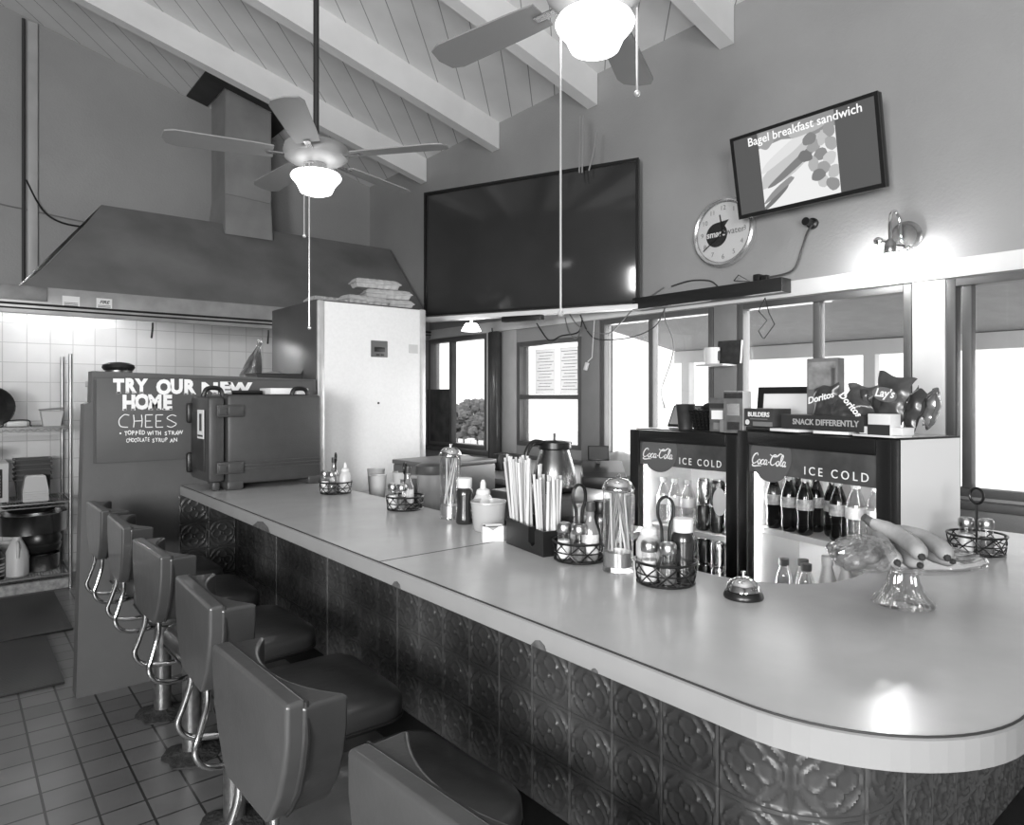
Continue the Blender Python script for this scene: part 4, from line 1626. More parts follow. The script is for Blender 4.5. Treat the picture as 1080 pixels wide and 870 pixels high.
# power adapter and cords near the television
a_ = onx(808, 292, XB - .08)
o = MB().box((XB - .08, a_.y + .05, 2.216), (.05, .04, .042), .004).box((XB - .08, a_.y + .005, 2.212), (.035, .035, .03), .003).build('power_adapter', m_black)
tag(o, 'black power adapter sitting on the long black bar', 'adapter')
o = MB().tube(catmull([(XB - .08, a_.y - .015, 2.212), onx(836, 285, XB - .05), onx(846, 262, XB - .03), onx(851, 246, XB - .05), onx(856, 238, XB - .1)], 6), .006, 6).build('cable', mat('power cord', 70, .4))
tag(o, 'power cord rising from the adapter to the television', 'cable')
o = MB().lathe([(.03, 0), (.03, .02), (.018, .025), (.018, .07), (.022, .09), (0, .09)], 16, R=rotm(0, -PI / 2, 0), T=(0, 0, 0)).build('coat_hook', m_black)
o.location = onx(858, 236, XB - .001)
tag(o, 'dark round fitting on the wall below the television', 'fitting')
o = MB().tube([onx(774, 296, XB - .08), onx(779, 290, XB - .06), onx(791, 297, XB - .08), onx(774, 296, XB - .08)], .003, 5).build('wire_hanger', m_wire)
o2 = tag(o, 'bent wire loop lying on the long black bar below the clock', 'wire')
mb = MB().tube([onx(807, 314, XB - .14), onx(800, 328, XB - .14), onx(809, 338, XB - .14), onx(800, 349, XB - .14), onx(804, 356, XB - .14)], .0028, 5)
mb.tube([onx(807, 314, XB - .14), onx(811, 330, XB - .14), onx(817, 342, XB - .14), onx(806, 357, XB - .14), onx(804, 356, XB - .14)], .0028, 5)
o = mb.build('wire_hanger', m_wire)
tag(o, 'zigzag wire hanging from the long black bar in front of the window', 'wire')

# cables drooping across windows
CAB = [([(600, 330, 4.4), (612, 345, 4.5), (640, 352, 4.5), (655, 340, 4.5), (672, 322, 4.5), (700, 303, 4.3)], 'pale cable looping from the receiver to the long black bar', 130),
       ([(612, 332, 4.4), (620, 350, 4.5), (632, 358, 4.5), (665, 356, 4.5), (690, 345, 4.4), (700, 328, 4.3), (703, 315, 4.3)], 'thin dark cable drooping in front of the window behind the cans cooler', 60),
       ([(702, 318, 3.9), (701, 335, 3.9), (710, 360, 3.9), (708, 380, 3.8), (698, 410, 3.7), (701, 430, 3.2)], 'thin cable hanging from the black bar down to the tablet', 120),
       ([(566, 341, 4.4), (579, 359, 4.5), (592, 354, 4.5), (610, 350, 4.5), (614, 335, 4.5)], 'black cable drooping above the sash window', 30),
       ([(596, 335, 4.4), (600, 350, 4.5), (608, 357, 4.5), (613, 345, 4.5)], 'short pale cable hanging by the receiver', 120),
       ([(708, 302, 4.0), (728, 296, 4.0), (748, 296, 4.0), (757, 302, 4.0)], 'dark cable arching over the long black bar under the clock', 55)]
for (pts, lb, g) in CAB:
    o = MB().tube(catmull([onx(q[0], q[1], XB - .028) if len(q) == 3 and q[2] > 3.3 else P(*q) for q in pts], 6), .0045, 6).build('cable', mat('cord grey %d' % g, g, .5))
    tag(o, lb, 'cable')
o = MB().tube(catmull([onx(519, 346, XB - .025), onx(521, 372, XB - .025), onx(520, 420, XB - .025), onx(519, 470, XB - .025)], 4), .007, 6).build('cable', mat('cord grey 60', 60, .5))
tag(o, 'dark cable running down the casing beside the glossy post', 'cable')
cd = thing('pull_cord', 'white cord with a plastic pull beside the sash window', 'cord', tuple(onx(627, 337, XB - .028)))
MB().tube([(0, 0, 0), (-.005, 0.02, -.28), (-.02, .05, -.31)], .004, 6).build('cord', m_white, cd)
MB().box((-.025, .06, -.345), (.025, .025, .06), .004, rotm(.2, .2, 0)).build('pull', m_white, cd)

# mug shelf on the casing
ms = onx(760, 384, XB - .10)
o = MB().b2((XB - .17, ms.y - .06, ms.z - .012), (XB - .02, ms.y + .13, ms.z), .003).build('wall_shelf', m_winl)
tag(o, 'small pale shelf fixed to the grey casing, holding a mug', 'shelf')
mg = thing('mug', 'white mug with a dark print on the small casing shelf', 'mug', (XB - .115, ms.y + .05, ms.z), 2.4)
MB().lathe([(.040, 0), (.044, .004), (.046, .10), (.044, .102), (.041, .10), (.039, .01), (0, .008)], 26).build('body', m_white, mg)
MB().tube(catmull([(.0, -.044, .085), (.0, -.072, .08), (.0, -.078, .05), (.0, -.066, .022), (.0, -.044, .018)], 5), .006, 8).build('handle', m_white, mg)
mb = MB()
for k in range(4):
    a = -2.3 + .0 * k
    mb.box((.0468 * math.cos(2.2 + .13 * k), .0468 * math.sin(2.2 + .13 * k), .05), (.003, .004, .055 + .01 * (k % 2)), 0, Matrix.Rotation(2.2 + .13 * k, 3, 'Z'))
mb.build('print', mat('print dark', 70, .7), mg)
bk = thing('book', 'dark covered book leaning behind the mug', 'book', (XB - .035, ms.y - .02, ms.z + .001), 0, rot=(0, .12, 0))
MB().b2((-.012, -.075, .0), (.006, .085, .145), .002).build('cover', mat('book cover', 48, .45, noise=.5, nscale=25), bk)
MB().b2((-.009, -.0775, .004), (.004, -.074, .142)).build('pages', m_paper, bk)

# ------------------------------------------------------------------ glass door coolers
m_cool = mat('black cooler paint', 26, .3, noise=.1)
m_ice = mat('cooler interior', 235, .4)
m_logo = mat('logo white', 240, .5)
m_disc = mat('logo disc', 92, .35)
m_sign = mat('header print', 74, .3, noise=.45, nscale=9)

SCRIPT = {
    'C': ([[(.62, .72), (.60, .86), (.46, .92), (.24, .80), (.08, .48), (.10, .16), (.28, .02), (.50, .10), (.66, .26)]], .70),
    'o': ([[(.20, .42), (.06, .34), (.02, .16), (.12, .01), (.26, .06), (.32, .24), (.24, .40), (.20, .42)]], .36),
    'c': ([[(.30, .34), (.24, .42), (.10, .36), (.02, .18), (.08, .02), (.22, .02), (.34, .14)]], .36),
    'a': ([[(.28, .38), (.14, .42), (.02, .22), (.06, .02), (.20, .06), (.30, .30)], [(.31, .42), (.27, .12), (.33, .01), (.42, .10)]], .44),
    'l': ([[(.04, .10), (.24, .56), (.28, .86), (.18, .94), (.10, .70), (.10, .20), (.16, .02), (.28, .10)]], .30),
    '-': ([[(.02, .22), (.16, .25)]], .20),
}


def script_logo(mb, s, width, R, T):
    x = 0
    parts = []
    for ch in s:
        st, adv = SCRIPT[ch]
        for p_ in st:
            parts.append([(q[0] + x + q[1] * .22, q[1]) for q in p_])
        x += adv
    k_ = width / (x + .1)
    # long swash under the first capital and over the second
    parts.append([(.28, .02), (.10, -.14), (.30, -.22), (.75, -.16), (1.15, -.14)])
    parts.append([(2.15, .92), (2.45, .78), (2.9, .80), (3.25, 1.02), (3.45, .98)])
    Rm = R
    for p_ in parts:
        q = [((a - x / 2) * k_, (b - .42) * k_) for (a, b) in p_]
        ribbon(mb, q, lambda t: k_ * (.045 + .075 * math.sin(PI * t)), Rm, T)
    return mb


def make_cooler(label, W, H, D, loc, rz, shelves):
    """origin: far end of the door at floor level; +x runs along the door towards the counter leg, +y goes back"""
    t = thing('drink_cooler', label, 'cooler', loc, rz, 'glass door coolers')
    th = .03
    b = MB()
    b.b2((0, .05, .0), (W, D, .10)).b2((0, .05, H - .05), (W, D, H))
    b.b2((0, .05, .10), (th, D, H - .05)).b2((W - th, .05, .10), (W, D, H - .05)).b2((th, D - th, .10), (W - th, D, H - .05))
    b.build('cabinet', m_cool, t)
    i_ = MB()
    i_.b2((th, D - th - .006, .10), (W - th, D - th - .001, H - .05)).b2((th, .06, .10), (th + .005, D - th - .006, H - .05)).b2((W - th - .005, .06, .10), (W - th, D - th - .006, H - .05))
    i_.b2((th + .005, .06, .10), (W - th - .005, D - th - .006, .106)).b2((th + .005, .06, H - .056), (W - th - .005, D - th - .006, H - .051))
    i_.build('liner', m_ice, t)
    dr = MB()
    fw = .058
    dr.b2((0, 0, .06), (fw, .045, H - .005), .006).b2((W - fw, 0, .06), (W, .045, H - .005), .006)
    dr.b2((fw, 0, H - .062), (W - fw, .045, H - .005), .006).b2((fw, 0, .06), (W - fw, .045, .13), .006)
    dr = dr.build('door', m_cool, t)
    MB().b2((fw, .018, .13), (W - fw, .024, H - .062)).build('pane', thin_glass('cooler glass', .96, .035), dr)
    # header strip at the top of the pane
    hz0, hz1 = H - .172, H - .062
    hs = MB().b2((fw + .002, .010, hz0), (W - fw - .002, .0165, hz1)).build('header_sign', m_sign, dr)
    Rf = R_front
    yb = .0095
    cx, cz, rr = fw + .120, H - .098, .105
    pts = []
    for k in range(40):
        a = 2 * PI * k / 40
        pts.append((cx + rr * math.cos(a), min(cz + rr * math.sin(a), hz1)))
    mb = MB().prism(pts, 0, .003, R=Matrix(((1, 0, 0), (0, 0, 1), (0, 1, 0))), T=(0, yb - .004, 0))
    mb.build('emblem', m_disc, hs)
    mb = script_logo(MB(), 'Coca-Cola', .185, Rf, (cx - .01, yb - .0048, cz - .018))
    mb.build('lettering', m_logo, hs)
    mb = text_mb(MB(), 'ICE COLD', .044, Rf, (fw + (W - 2 * fw) * .715, yb - .001, hz0 + .030), fit=.46 * (W - 2 * fw), space=1.5)
    mb.build('lettering', m_logo, hs)
    # light strips at both sides of the opening and under the header
    MB().b2((W - fw - .012, .062, .13), (W - fw - .004, .075, H - .09)).b2((th + .01, .062, .13), (th + .018, .075, H - .09)).build('light_strip', emit('cooler light', 250, 20), t)
    for z in shelves:
        s_ = MB()
        s_.b2((th + .008, .075, z - .022), (W - th - .008, .083, z + .002)).b2((th + .008, .083, z - .006), (W - th - .008, D - th - .01, z))
        s_.build('shelf', m_white, t)
    return t


def wrot(v):
    return math.atan2(v.y, v.x)


nd2 = Vector((-.2445, -.97, 0)).normalized()
K2 = dict(o=Vector((2.384, .94, 0)) - nd2 * .70, a=wrot(nd2), W=.70, H=1.392, D=.36)
K1 = dict(o=Vector((2.60, 2.245, 0)), a=-PI / 2 + .0, W=.60, H=1.372, D=.50)
make_cooler('black glass door cooler with bottles, nearest the cake stand', K2['W'], K2['H'], K2['D'], K2['o'], K2['a'], [.36, .67, .985])
make_cooler('black glass door cooler with cans, farther from the cake stand', K1['W'], K1['H'], K1['D'], K1['o'], K1['a'], [.36, .62, .90])
# daylit side of the bottle cooler: a white patch added further down


def inside(K, x, y, z):
    c, s = math.cos(K['a']), math.sin(K['a'])
    return (K['o'].x + c * x - s * y, K['o'].y + s * x + c * y, z)


def cola_bottle(nm, fill, lab):
    t = thing(nm, '', 'bottle')
    prof = [(.022, 0), (.030, .008), (.031, .03), (.028, .06), (.031, .09), (.032, .13), (.030, .155), (.020, .185), (.0135, .20), (.0135, .212)]
    MB().lathe(prof, 18).build('bottle_body', fill, t)
    MB().lathe([(.0322, .098), (.0328, .10), (.0328, .138), (.0322, .14)], 18).build('label_band', lab, t)
    MB().lathe([(.0145, .208), (.015, .211), (.015, .226), (0, .227)], 14).build('cap', m_white if fill is not m_liquid else mat('pale cap', 200, .4), t)
    return t


m_lab = mat('silver bottle label', 165, .35, noise=.4, nscale=60)
m_lab2 = mat('white bottle label', 225, .4)
cb_ = cola_bottle('cola_bottle', m_liquid, m_lab)
for i, (x, y) in enumerate(((.095, .11), (.175, .11), (.255, .11), (.40, .12))):
    put(cb_, None, inside(K2, x, y, .986), 0, '%s dark soda bottle from the light strip, front row of the upper cooler shelf' % ORD[i], 'dark bottles on the upper shelf')
for i, (x, y) in enumerate(((.14, .20), (.23, .20), (.325, .18))):
    put(cb_, None, inside(K2, x, y, .986), 0, '%s dark soda bottle from the light strip, rear row of the upper cooler shelf' % ORD[i], 'dark bottles on the upper shelf')
wb_ = cola_bottle('water_bottle', m_water, m_lab2)
for i, (x, y) in enumerate(((.475, .12), (.555, .12), (.625, .12))):
    put(wb_, None, inside(K2, x, y, .986), 0, '%s white labelled clear bottle from the dark bottles, upper shelf of the bottle cooler' % ORD[i], 'clear bottles on the upper shelf', (1.12, 1.12, 1.0))


def juice_bottle(nm, fill, capm):
    t = thing(nm, '', 'bottle')
    MB().lathe([(.028, 0), (.033, .008), (.034, .10), (.031, .125), (.022, .15), (.018, .16), (.018, .168)], 18).build('bottle_body', fill, t)
    MB().lathe([(.020, .165), (.021, .168), (.021, .192), (0, .194)], 16).build('cap', capm, t)
    return t


jb1 = juice_bottle('juice_bottle', m_water, m_greyp)
for i, (x, y) in enumerate(((.13, .13), (.175, .19), (.235, .14))):
    put(jb1, None, inside(K2, x, y, .671), 0, '%s grey capped clear bottle from the light strip, lower shelf of the bottle cooler' % ORD[i], 'grey capped bottles')
jb2 = juice_bottle('juice_bottle', mat('milk white', 215, .3), m_white)
for i, (x, y) in enumerate(((.35, .12), (.425, .13), (.56, .12))):
    put(jb2, None, inside(K2, x, y, .671), 0, '%s milk white bottle from the light strip, lower shelf of the bottle cooler' % ORD[i], 'white capped bottles', (1, 1, 1.3))
jb3 = juice_bottle('juice_bottle', mat('dark juice', 45, .2), m_white)
for i, (x, y) in enumerate(((.47, .21), (.53, .22), (.52, .12), (.60, .20))):
    put(jb3, None, inside(K2, x, y, .671), 0, '%s dark juice bottle from the light strip, lower shelf of the bottle cooler' % ORD[i], 'dark juice bottles', (1, 1, 1.3))


def drink_can(m):
    t = thing('drink_can', '', 'can')
    MB().lathe([(.024, 0), (.032, .008), (.033, .012), (.033, .105), (.027, .118)], 18).build('can_body', m, t)
    MB().lathe([(.027, .118), (.027, .121), (.025, .119), (0, .118)], 18).build('can_top', m_chrome, t)
    mb = MB()
    ribbon(mb, [(-.02, .03), (.0, .05), (.005, .075), (.02, .09)], .012, Matrix(((1, 0, 0), (0, 0, -1), (0, 1, 0))), (0, -.0336, 0))
    mb.build('print', mat('can print', 215, .4), t)
    return t


can_d = drink_can(mat('dark can', 58, .25, .6, noise=.2, nscale=30))
can_s = drink_can(mat('silver can', 190, .22, .9, noise=.2, nscale=30))
cols = (.33, .405, .48)
for r_, z in enumerate((.901, 1.023)):
    for i, x in enumerate(cols):
        pr = can_s if (i == 2) or (r_ == 1 and i == 0) else can_d
        put(pr, None, inside(K1, x + .005 * r_, .14, z), .3 * i, '%s can from the shelf end, %s layer on the upper shelf of the can cooler' % (ORD[2 - i], ['lower', 'top'][r_]), 'cans on the upper shelf')
for r_, z in enumerate((.621, .743)):
    for i, x in enumerate((.26, .335, .41, .485)):
        put(can_d if i % 2 else can_s, None, inside(K1, x, .14, z), .4 * i, '%s can from the shelf end, %s layer on the lower shelf of the can cooler' % (ORD[3 - i], ['lower', 'top'][r_]), 'cans on the lower shelf')
for i, x in enumerate((.10, .17, .245)):
    put(wb_, None, inside(K1, x, .14, .901), 0, '%s clear bottle from the light strip on the upper shelf of the can cooler' % ORD[i], 'clear bottles in the can cooler')
# oval sticker on the can cooler's glass
o = MB().prism([(.035 * math.cos(2 * PI * k / 24), .055 * math.sin(2 * PI * k / 24) * 1.1) for k in range(24)], 0, .001, R=R_front).build('sticker', milky('sticker film', 215, .7))
o.location = inside(K1, .505, .013, 1.065)
o.rotation_euler = (0, 0, K1['a'])
tag(o, 'oval pale sticker on the glass of the can cooler', 'sticker')

# ------------------------------------------------------------------ things on top of the coolers
Z1, Z2 = 1.373, 1.393


def card_box(name, label, cat, c, s, rz, m, z, prints=(), rx=0, group=None):
    """box with printed front (local -y side); prints: (text, size, x, z, material)"""
    t = thing(name, label, cat, (c[0], c[1], z), 0, group, None, (rx, 0, rz))
    MB().b2((-s[0] / 2, -s[1] / 2, 0), (s[0] / 2, s[1] / 2, s[2]), .002).build('carton', m, t)
    for (tx, sz, x, zz, mm, *kw) in prints:
        mb = MB()
        if tx is None:
            w_, h_ = sz
            mb.b2((x - w_ / 2, -s[1] / 2 - .0012, zz - h_ / 2), (x + w_ / 2, -s[1] / 2 - .0002, zz + h_ / 2))
            mb.build('print', mm, t)
        else:
            text_mb(mb, tx, sz, R_front if not kw else R_front @ Matrix.Rotation(kw[0], 3, 'Z'), (x, -s[1] / 2 - .0016, zz), bold=.0006)
            mb.build('lettering', mm, t)
    return t


FACE = -math.atan2(.635, .7725)           # turn so that a front faces the stools' end of the room
a1 = K1['a']
a2 = K2['a']


def top1(x, y):
    return inside(K1, x, y, Z1)


def top2(x, y):
    return inside(K2, x, y, Z2)


q = top1(.13, .25)
t = thing('tablet', 'thin tablet leaning back on the can cooler', 'tablet', (q[0], q[1], Z1 + .002), 0, None, None, (-.55, 0, a1 + .1))
MB().b2((-.085, -.006, 0), (.085, .006, .125), .004).build('body', m_black, t)
MB().b2((-.075, -.0075, .012), (.075, -.0055, .115)).build('screen', mat('pale screen', 150, .25), t)
q = top1(.245, .12)
lathe_thing('paper_cup', 'dark paper cup beside the tablet on the can cooler', 'cup', (q[0], q[1], Z1), [(.032, 0), (.046, .118), (.048, .12), (.044, .12), (.032, .008), (0, .006)], mat('dark cup', 52, .45, noise=.5, nscale=14))
q = top1(.36, .17)
t = thing('basket', 'black woven basket beside the paper cup on the can cooler', 'basket', (q[0], q[1], Z1), a1 + .25)
mb = MB()
for k in range(7):
    w_ = .05 + .0035 * k
    z = .006 + .014 * k
    mb.tube([(-w_ - .01, -w_, z), (w_ + .01, -w_, z), (w_ + .01, w_, z), (-w_ - .01, w_, z)], .006, 5, False, True)
for k in range(7):
    x = -.05 + .0167 * k
    for yy in (-1, 1):
        mb.tube([(x, yy * .053, 0), (x * 1.25, yy * .076, .095)], .005, 5)
        mb.tube([(yy * .063, x, 0), (yy * .086, x * 1.25, .095)], .005, 5)
mb.build('weave', m_wire, t)
mb = MB().ball((.0, .0, .10), (.05, .04, .03), 12, 8).ball((.03, .01, .115), (.035, .03, .02), 12, 8)
mb.build('napkins', m_black, t)
q = top1(.475, .06)
t = card_box('tea_box', 'printed tea box with a pale label, on the can cooler beside the basket', 'box', q, (.075, .05, .15), a1 + .1, mat('box print', 90, .5, noise=.3, nscale=18), Z1,
             [(None, (.055, .04), 0, .075, m_paper), (None, (.07, .022), 0, .115, m_darkp), (None, (.045, .03), .005, .025, m_greyp)])
q = top1(.57, .05)
t = card_box('tea_box', 'white sided tea box with a dark top band, on the can cooler', 'box', q, (.085, .10, .18), a1 + .2, mat('box white', 225, .5), Z1,
             [(None, (.083, .178), 0, .09, mat('box print', 90, .5)), (None, (.083, .024), 0, .16, m_darkp), (None, (.055, .05), 0, .10, m_paper), (None, (.055, .035), .0, .03, m_darkp)])
q = top1(.45, .04)
card_box('gift_box', 'small grey slanted packet in front of the tea boxes', 'packet', (q[0] - .02, q[1] - .085, 0), (.05, .035, .052), a1 + .3, m_greyp, Z1)
q = top2(.0, .27)
t = thing('picture_frame', 'black picture frame standing behind the tea boxes', 'frame', (q[0], q[1], Z2), 0, None, None, (-.1, 0, a2 + .1))
MB().b2((-.15, 0, 0), (-.12, .015, .18)).b2((.12, 0, 0), (.15, .015, .18)).b2((-.12, 0, .15), (.12, .015, .18)).b2((-.12, 0, 0), (.12, .015, .03)).build('frame_border', m_black, t)
MB().b2((-.12, .005, .03), (.12, .009, .15)).build('backing', m_paper, t)
q = top2(.09, .08)
t = card_box('snack_bar_box', 'dark box of protein bars at the edge of the bottle cooler', 'box', q, (.155, .10, .075), a2 + .05, mat('bar box', 58, .45, noise=.2, nscale=20), Z2 + .012,
             [('BUILDERS', .026, .0, .050, m_logo), (None, (.09, .004), 0, .032, m_greyp), (None, (.10, .018), .02, .012, mat('bar picture', 120, .5))])
mb = MB().lathe([(.011, 0), (.011, .001), (.007, .001), (.007, 0)], 16, R=R_front, T=(-.058, -.0516, .018))
mb.build('print', m_logo, t)
q = top2(.20, .10)
o = MB().b2((-.06, -.06, 0), (.22, .06, .010), .002).build('tray_card', mat('dark card', 48, .45))
o.location = (*inside(K2, .08, .09, 0)[:2], Z2)
o.rotation_euler = (0, 0, a2)
tag(o, 'flat dark tray card under the protein bar box', 'tray')
# display tray with lettering
q = top2(.405, .07)
t = card_box('snack_tray', 'low dark snack tray printed with white words, on the bottle cooler', 'tray', q, (.36, .11, .055), a2, mat('dark card', 48, .45), Z2 + .012,
             [('SNACK DIFFERENTLY', .030, .02, .028, mat('tray letters', 170, .5))])
for i, (x, y) in enumerate(((.25, .05), (.45, .06))):
    o = MB().b2((-.07, -.05, 0), (.07, .05, .011), .002).build('paper_pad', m_paper)
    q = top2(x, y)
    o.location = (q[0], q[1], Z2)
    o.rotation_euler = (0, 0, a2 + .1 * i)
    tag(o, ['white paper pad under the snack tray, bar box end', 'white paper pad under the snack tray, price box end'][i], 'paper')
q = top2(.25, .23)
t = card_box('snack_carton', 'tall printed carton standing behind the snack bags', 'box', q, (.125, .06, .29), a2 + .25, mat('carton grey', 108, .5, noise=.25, nscale=14), Z2,
             [(None, (.11, .11), .0, .22, mat('carton print', 125, .5, noise=.5, nscale=18)), (None, (.016, .10), .045, .20, m_greyp), (None, (.03, .09), .0, .09, mat('tray letters', 170, .5)), (None, (.06, .05), -.01, .028, m_darkp)])


def chip_bag(label, loc, w, h, rz, ry, m, seed, words, msz, group='snack bags on the cooler', rx=-.15, disc=False):
    t = thing('snack_bag', label, 'snack bag', loc, 0, group, None, (rx, ry, rz))
    r_ = random.Random(seed)
    nx_, nz_ = 14, 18
    ph = [r_.uniform(0, 6.28) for _ in range(6)]
    vs_, fs_ = [], []
    for sgn in (-1, 1):
        for j in range(nz_ + 1):
            for i in range(nx_ + 1):
                u, v = i / nx_ * 2 - 1, j / nz_ * 2 - 1
                b = max(0, (1 - u ** 4)) * max(0, (1 - abs(v) ** 3.0))
                th = .024 * b
                th *= 1 + .20 * math.sin(5 * u + 3 * v + ph[0]) * math.sin(4 * v + ph[1]) + .10 * math.sin(9 * u - 5 * v + ph[2])
                x = u * w / 2 * (1 - .10 * (1 - v * v)) + .004 * math.sin(7 * v + ph[3])
                z = (v + 1) / 2 * h + .006 * math.sin(4 * u + ph[4]) * abs(v)
                y = sgn * (th + .0006) + .010 * math.sin(2.2 * u + ph[5]) * v * v
                vs_.append((x, y, z))
    st = (nx_ + 1) * (nz_ + 1)
    for s_ in range(2):
        for j in range(nz_):
            for i in range(nx_):
                a = s_ * st + j * (nx_ + 1) + i
                q_ = (a, a + 1, a + nx_ + 2, a + nx_ + 1)
                fs_.append(q_ if s_ == 0 else q_[::-1])
    mb = MB().add(vs_, fs_, True)
    mb.build('bag_body', m, t)
    if disc:
        MB().prism([(.36 * w * math.cos(2 * PI * k / 28), .15 * h * math.sin(2 * PI * k / 28)) for k in range(28)], 0, .001, R=R_front, T=(0, -.0295, h * .56)).build('emblem', mat('bag disc', 105, .4), t)
    if words:
        mb = text_mb(MB(), words, msz, R_front @ Matrix.Rotation(.12, 3, 'Z'), (0, -.0312, h * (.58 if disc else .66)), bold=.0009, shear=.15)
        mb.build('lettering', m_logo, t)
    return t


m_bag = mat('foil bag dark', 70, .28, .2, noise=.4, nscale=12)
m_bag2 = mat('foil bag mid', 96, .25, .25, noise=.4, nscale=12)
m_bag3 = mat('foil bag pale edge', 140, .2, .6, noise=.3, nscale=12)
zt_ = Z2 + .030
for (x, y, w_, h_, rz, ry, m_, sd, wd, ms_, lb, ds_, dz) in (
        (.375, .085, .120, .150, .05, -.12, m_bag, 1, 'Doritos', .036, 'upright dark chip bag with pale lettering beside the tall carton', False, .0),
        (.450, .045, .115, .125, .05, .95, m_bag, 2, 'Doritos', .034, 'dark chip bag tipped over sideways at the front of the snack tray', False, .028),
        (.455, .150, .120, .150, .0, .10, m_bag2, 3, 'Doritos', .028, 'chip bag behind the tipped bag, half hidden', False, .0),
        (.515, .095, .105, .125, -.1, -.3, m_bag, 4, None, 0, 'plain dark snack bag leaning between the chip bags', False, .0),
        (.600, .095, .140, .165, -.1, .22, m_bag, 5, "Lay's", .040, 'large chip bag with an oval emblem, tilted high above the others', True, .02),
        (.655, .15, .080, .140, -.5, .30, m_bag, 6, None, 0, 'narrow dark bag beside the bag with the oval emblem', False, .0),
        (.690, .19, .070, .135, -.7, .25, m_bag3, 7, None, 0, 'outermost foil bag with a shiny edge, near the window end of the cooler', False, .0)):
    q = top2(x, y)
    chip_bag(lb, (q[0], q[1], zt_ + dz), w_, h_, a2 + rz, ry, m_, sd, wd, ms_, disc=ds_)
q = top2(.645, .04)
t = card_box('price_box', 'small white and black card box in front of the chip bag with the oval emblem', 'box', q, (.082, .055, .072), a2, m_white, Z2 + .006, [(None, (.082, .036), 0, .018, m_darkp)])
for i, x in enumerate((.59, .70)):
    q = top2(x, .05)
    o = MB().b2((-.025, -.03, 0), (.025, .03, .026), .002).build('card_block', m_white)
    o.location = (q[0], q[1], Z2 + .008)
    o.rotation_euler = (0, 0, a2)
    tag(o, ['small white block between the snack tray and the price box', 'small white block on the window side of the price box'][i], 'box')
o = MB().b2((-.08, -.045, 0), (.08, .04, .007), .001).build('cutting_board', m_white)
q = top2(.63, .05)
o.location = (q[0], q[1], Z2)
o.rotation_euler = (0, 0, a2)
tag(o, 'thin white sheet under the price box', 'sheet')
# daylight on the bottle cooler's upper side, painted as a thin white patch
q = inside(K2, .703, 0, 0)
o = MB().b2((0.001, .045, 1.02), (.004, .355, 1.385)).build('daylit_side_patch', m_white)
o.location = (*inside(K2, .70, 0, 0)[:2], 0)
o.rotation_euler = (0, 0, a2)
tag(o, 'white patch added as daylight on the side of the bottle cooler', 'sheet')

# ------------------------------------------------------------------ back counter, register, carafe
bc = thing('back_counter', 'low work counter under the windows behind the service side', 'counter', (0, 0, 0))
MB().b2((2.62, 2.30, .985), (3.62, 4.30, 1.02), .004).build('worktop', mat('grey worktop', 120, .4), bc)
MB().b2((2.66, 2.32, 0), (3.60, 4.28, .985)).build('cabinet_body', mat('dark cabinet', 52, .5), bc)
wt = thing('work_table', 'steel work table between the counter and the refrigerator', 'table', (0, 0, 0))
MB().b2((1.68, 2.02, .885), (2.50, 4.02, .92), .004).build('top', m_steel, wt)
for (x, y) in ((1.72, 2.06), (2.46, 2.06), (1.72, 3.98), (2.46, 3.98)):
    MB().cyl((x, y, 0), (x, y, .886), .02, 10).build('leg', m_steel, wt)
MB().b2((1.70, 2.04, .25), (2.48, 4.0, .27)).build('shelf', m_steel, wt)
br = thing('coffee_warmer', 'stainless coffee warmer box under the steel carafe', 'coffee warmer', (2.255, 2.40, .921))
MB().b2((-.19, -.30, .01), (.22, .28, .15), .008).build('body', m_steel, br)
MB().lathe([(.10, .15), (.102, .153), (.0, .154)], 28, T=(.0, .02, 0)).build('hot_plate', m_black, br)
MB().b2((-.196, -.22, .03), (-.188, -.05, .12), .003).build('control_panel', m_black, br)
cf = thing('carafe', 'brushed steel coffee carafe with a black lid and handle', 'carafe', (2.255, 2.42, 1.076), .2)
MB().lathe([(.085, 0), (.100, .004), (.104, .012), (.104, .022)], 32).build('base_ring', m_black, cf)
MB().lathe([(.103, .022), (.105, .04), (.100, .09), (.088, .14), (.074, .185), (.070, .20)], 36).build('body', mat('carafe steel', 145, .26, 1.0, noise=.06, nscale=40), cf)
MB().lathe([(.072, .198), (.080, .205), (.078, .232), (.05, .24), (.0, .243)], 32).cyl((0, 0, .24), (0, 0, .275), .006, 8).box((-.02 + .09, -.02, .225), (.06, .035, .016), .006).build('lid', m_black, cf)
MB().tube(catmull([(-.05, .02, .226), (-.10, .045, .235), (-.135, .06, .20), (-.145, .065, .13), (-.12, .055, .07), (-.10, .045, .05)], 6), .014, 10).build('handle', m_black, cf)

rg_ = thing('cash_register', 'black cash register with a small tilted screen beside the can cooler', 'register', tuple(P(636, 503, 3.85)), -.75)
zb_ = rg_.location.z
rg_.location.z = 1.021
rg_.scale = (.72, .72, .72)
MB().b2((-.17, -.19, 0), (.17, .17, .10), .01).build('drawer_unit', mat('register black', 34, .4), rg_)
mb = MB()
mb.add([(-.16, -.18, .10), (.16, -.18, .10), (.16, .16, .10), (-.16, .16, .10), (-.16, -.10, .125), (.16, -.10, .125), (.16, .16, .19), (-.16, .16, .19)],
       [(0, 3, 2, 1), (4, 5, 6, 7), (0, 1, 5, 4), (1, 2, 6, 5), (2, 3, 7, 6), (3, 0, 4, 7)])
mb.build('keyboard_body', mat('register black', 34, .4), rg_)
Rs = rotm(-.35, 0, 0)
mb = MB().box((-.03, .09, .255), (.17, .02, .12), .006, Rs)
sc_ = mb.build('display', m_black, rg_)
MB().box((-.03, .0785, .2585), (.15, .003, .10), 0, Rs).build('display_glass', mat('display glass', 82, .2), sc_)
MB().box((-.03, .10, .19), (.03, .02, .07)).build('display_stand', m_black, rg_)
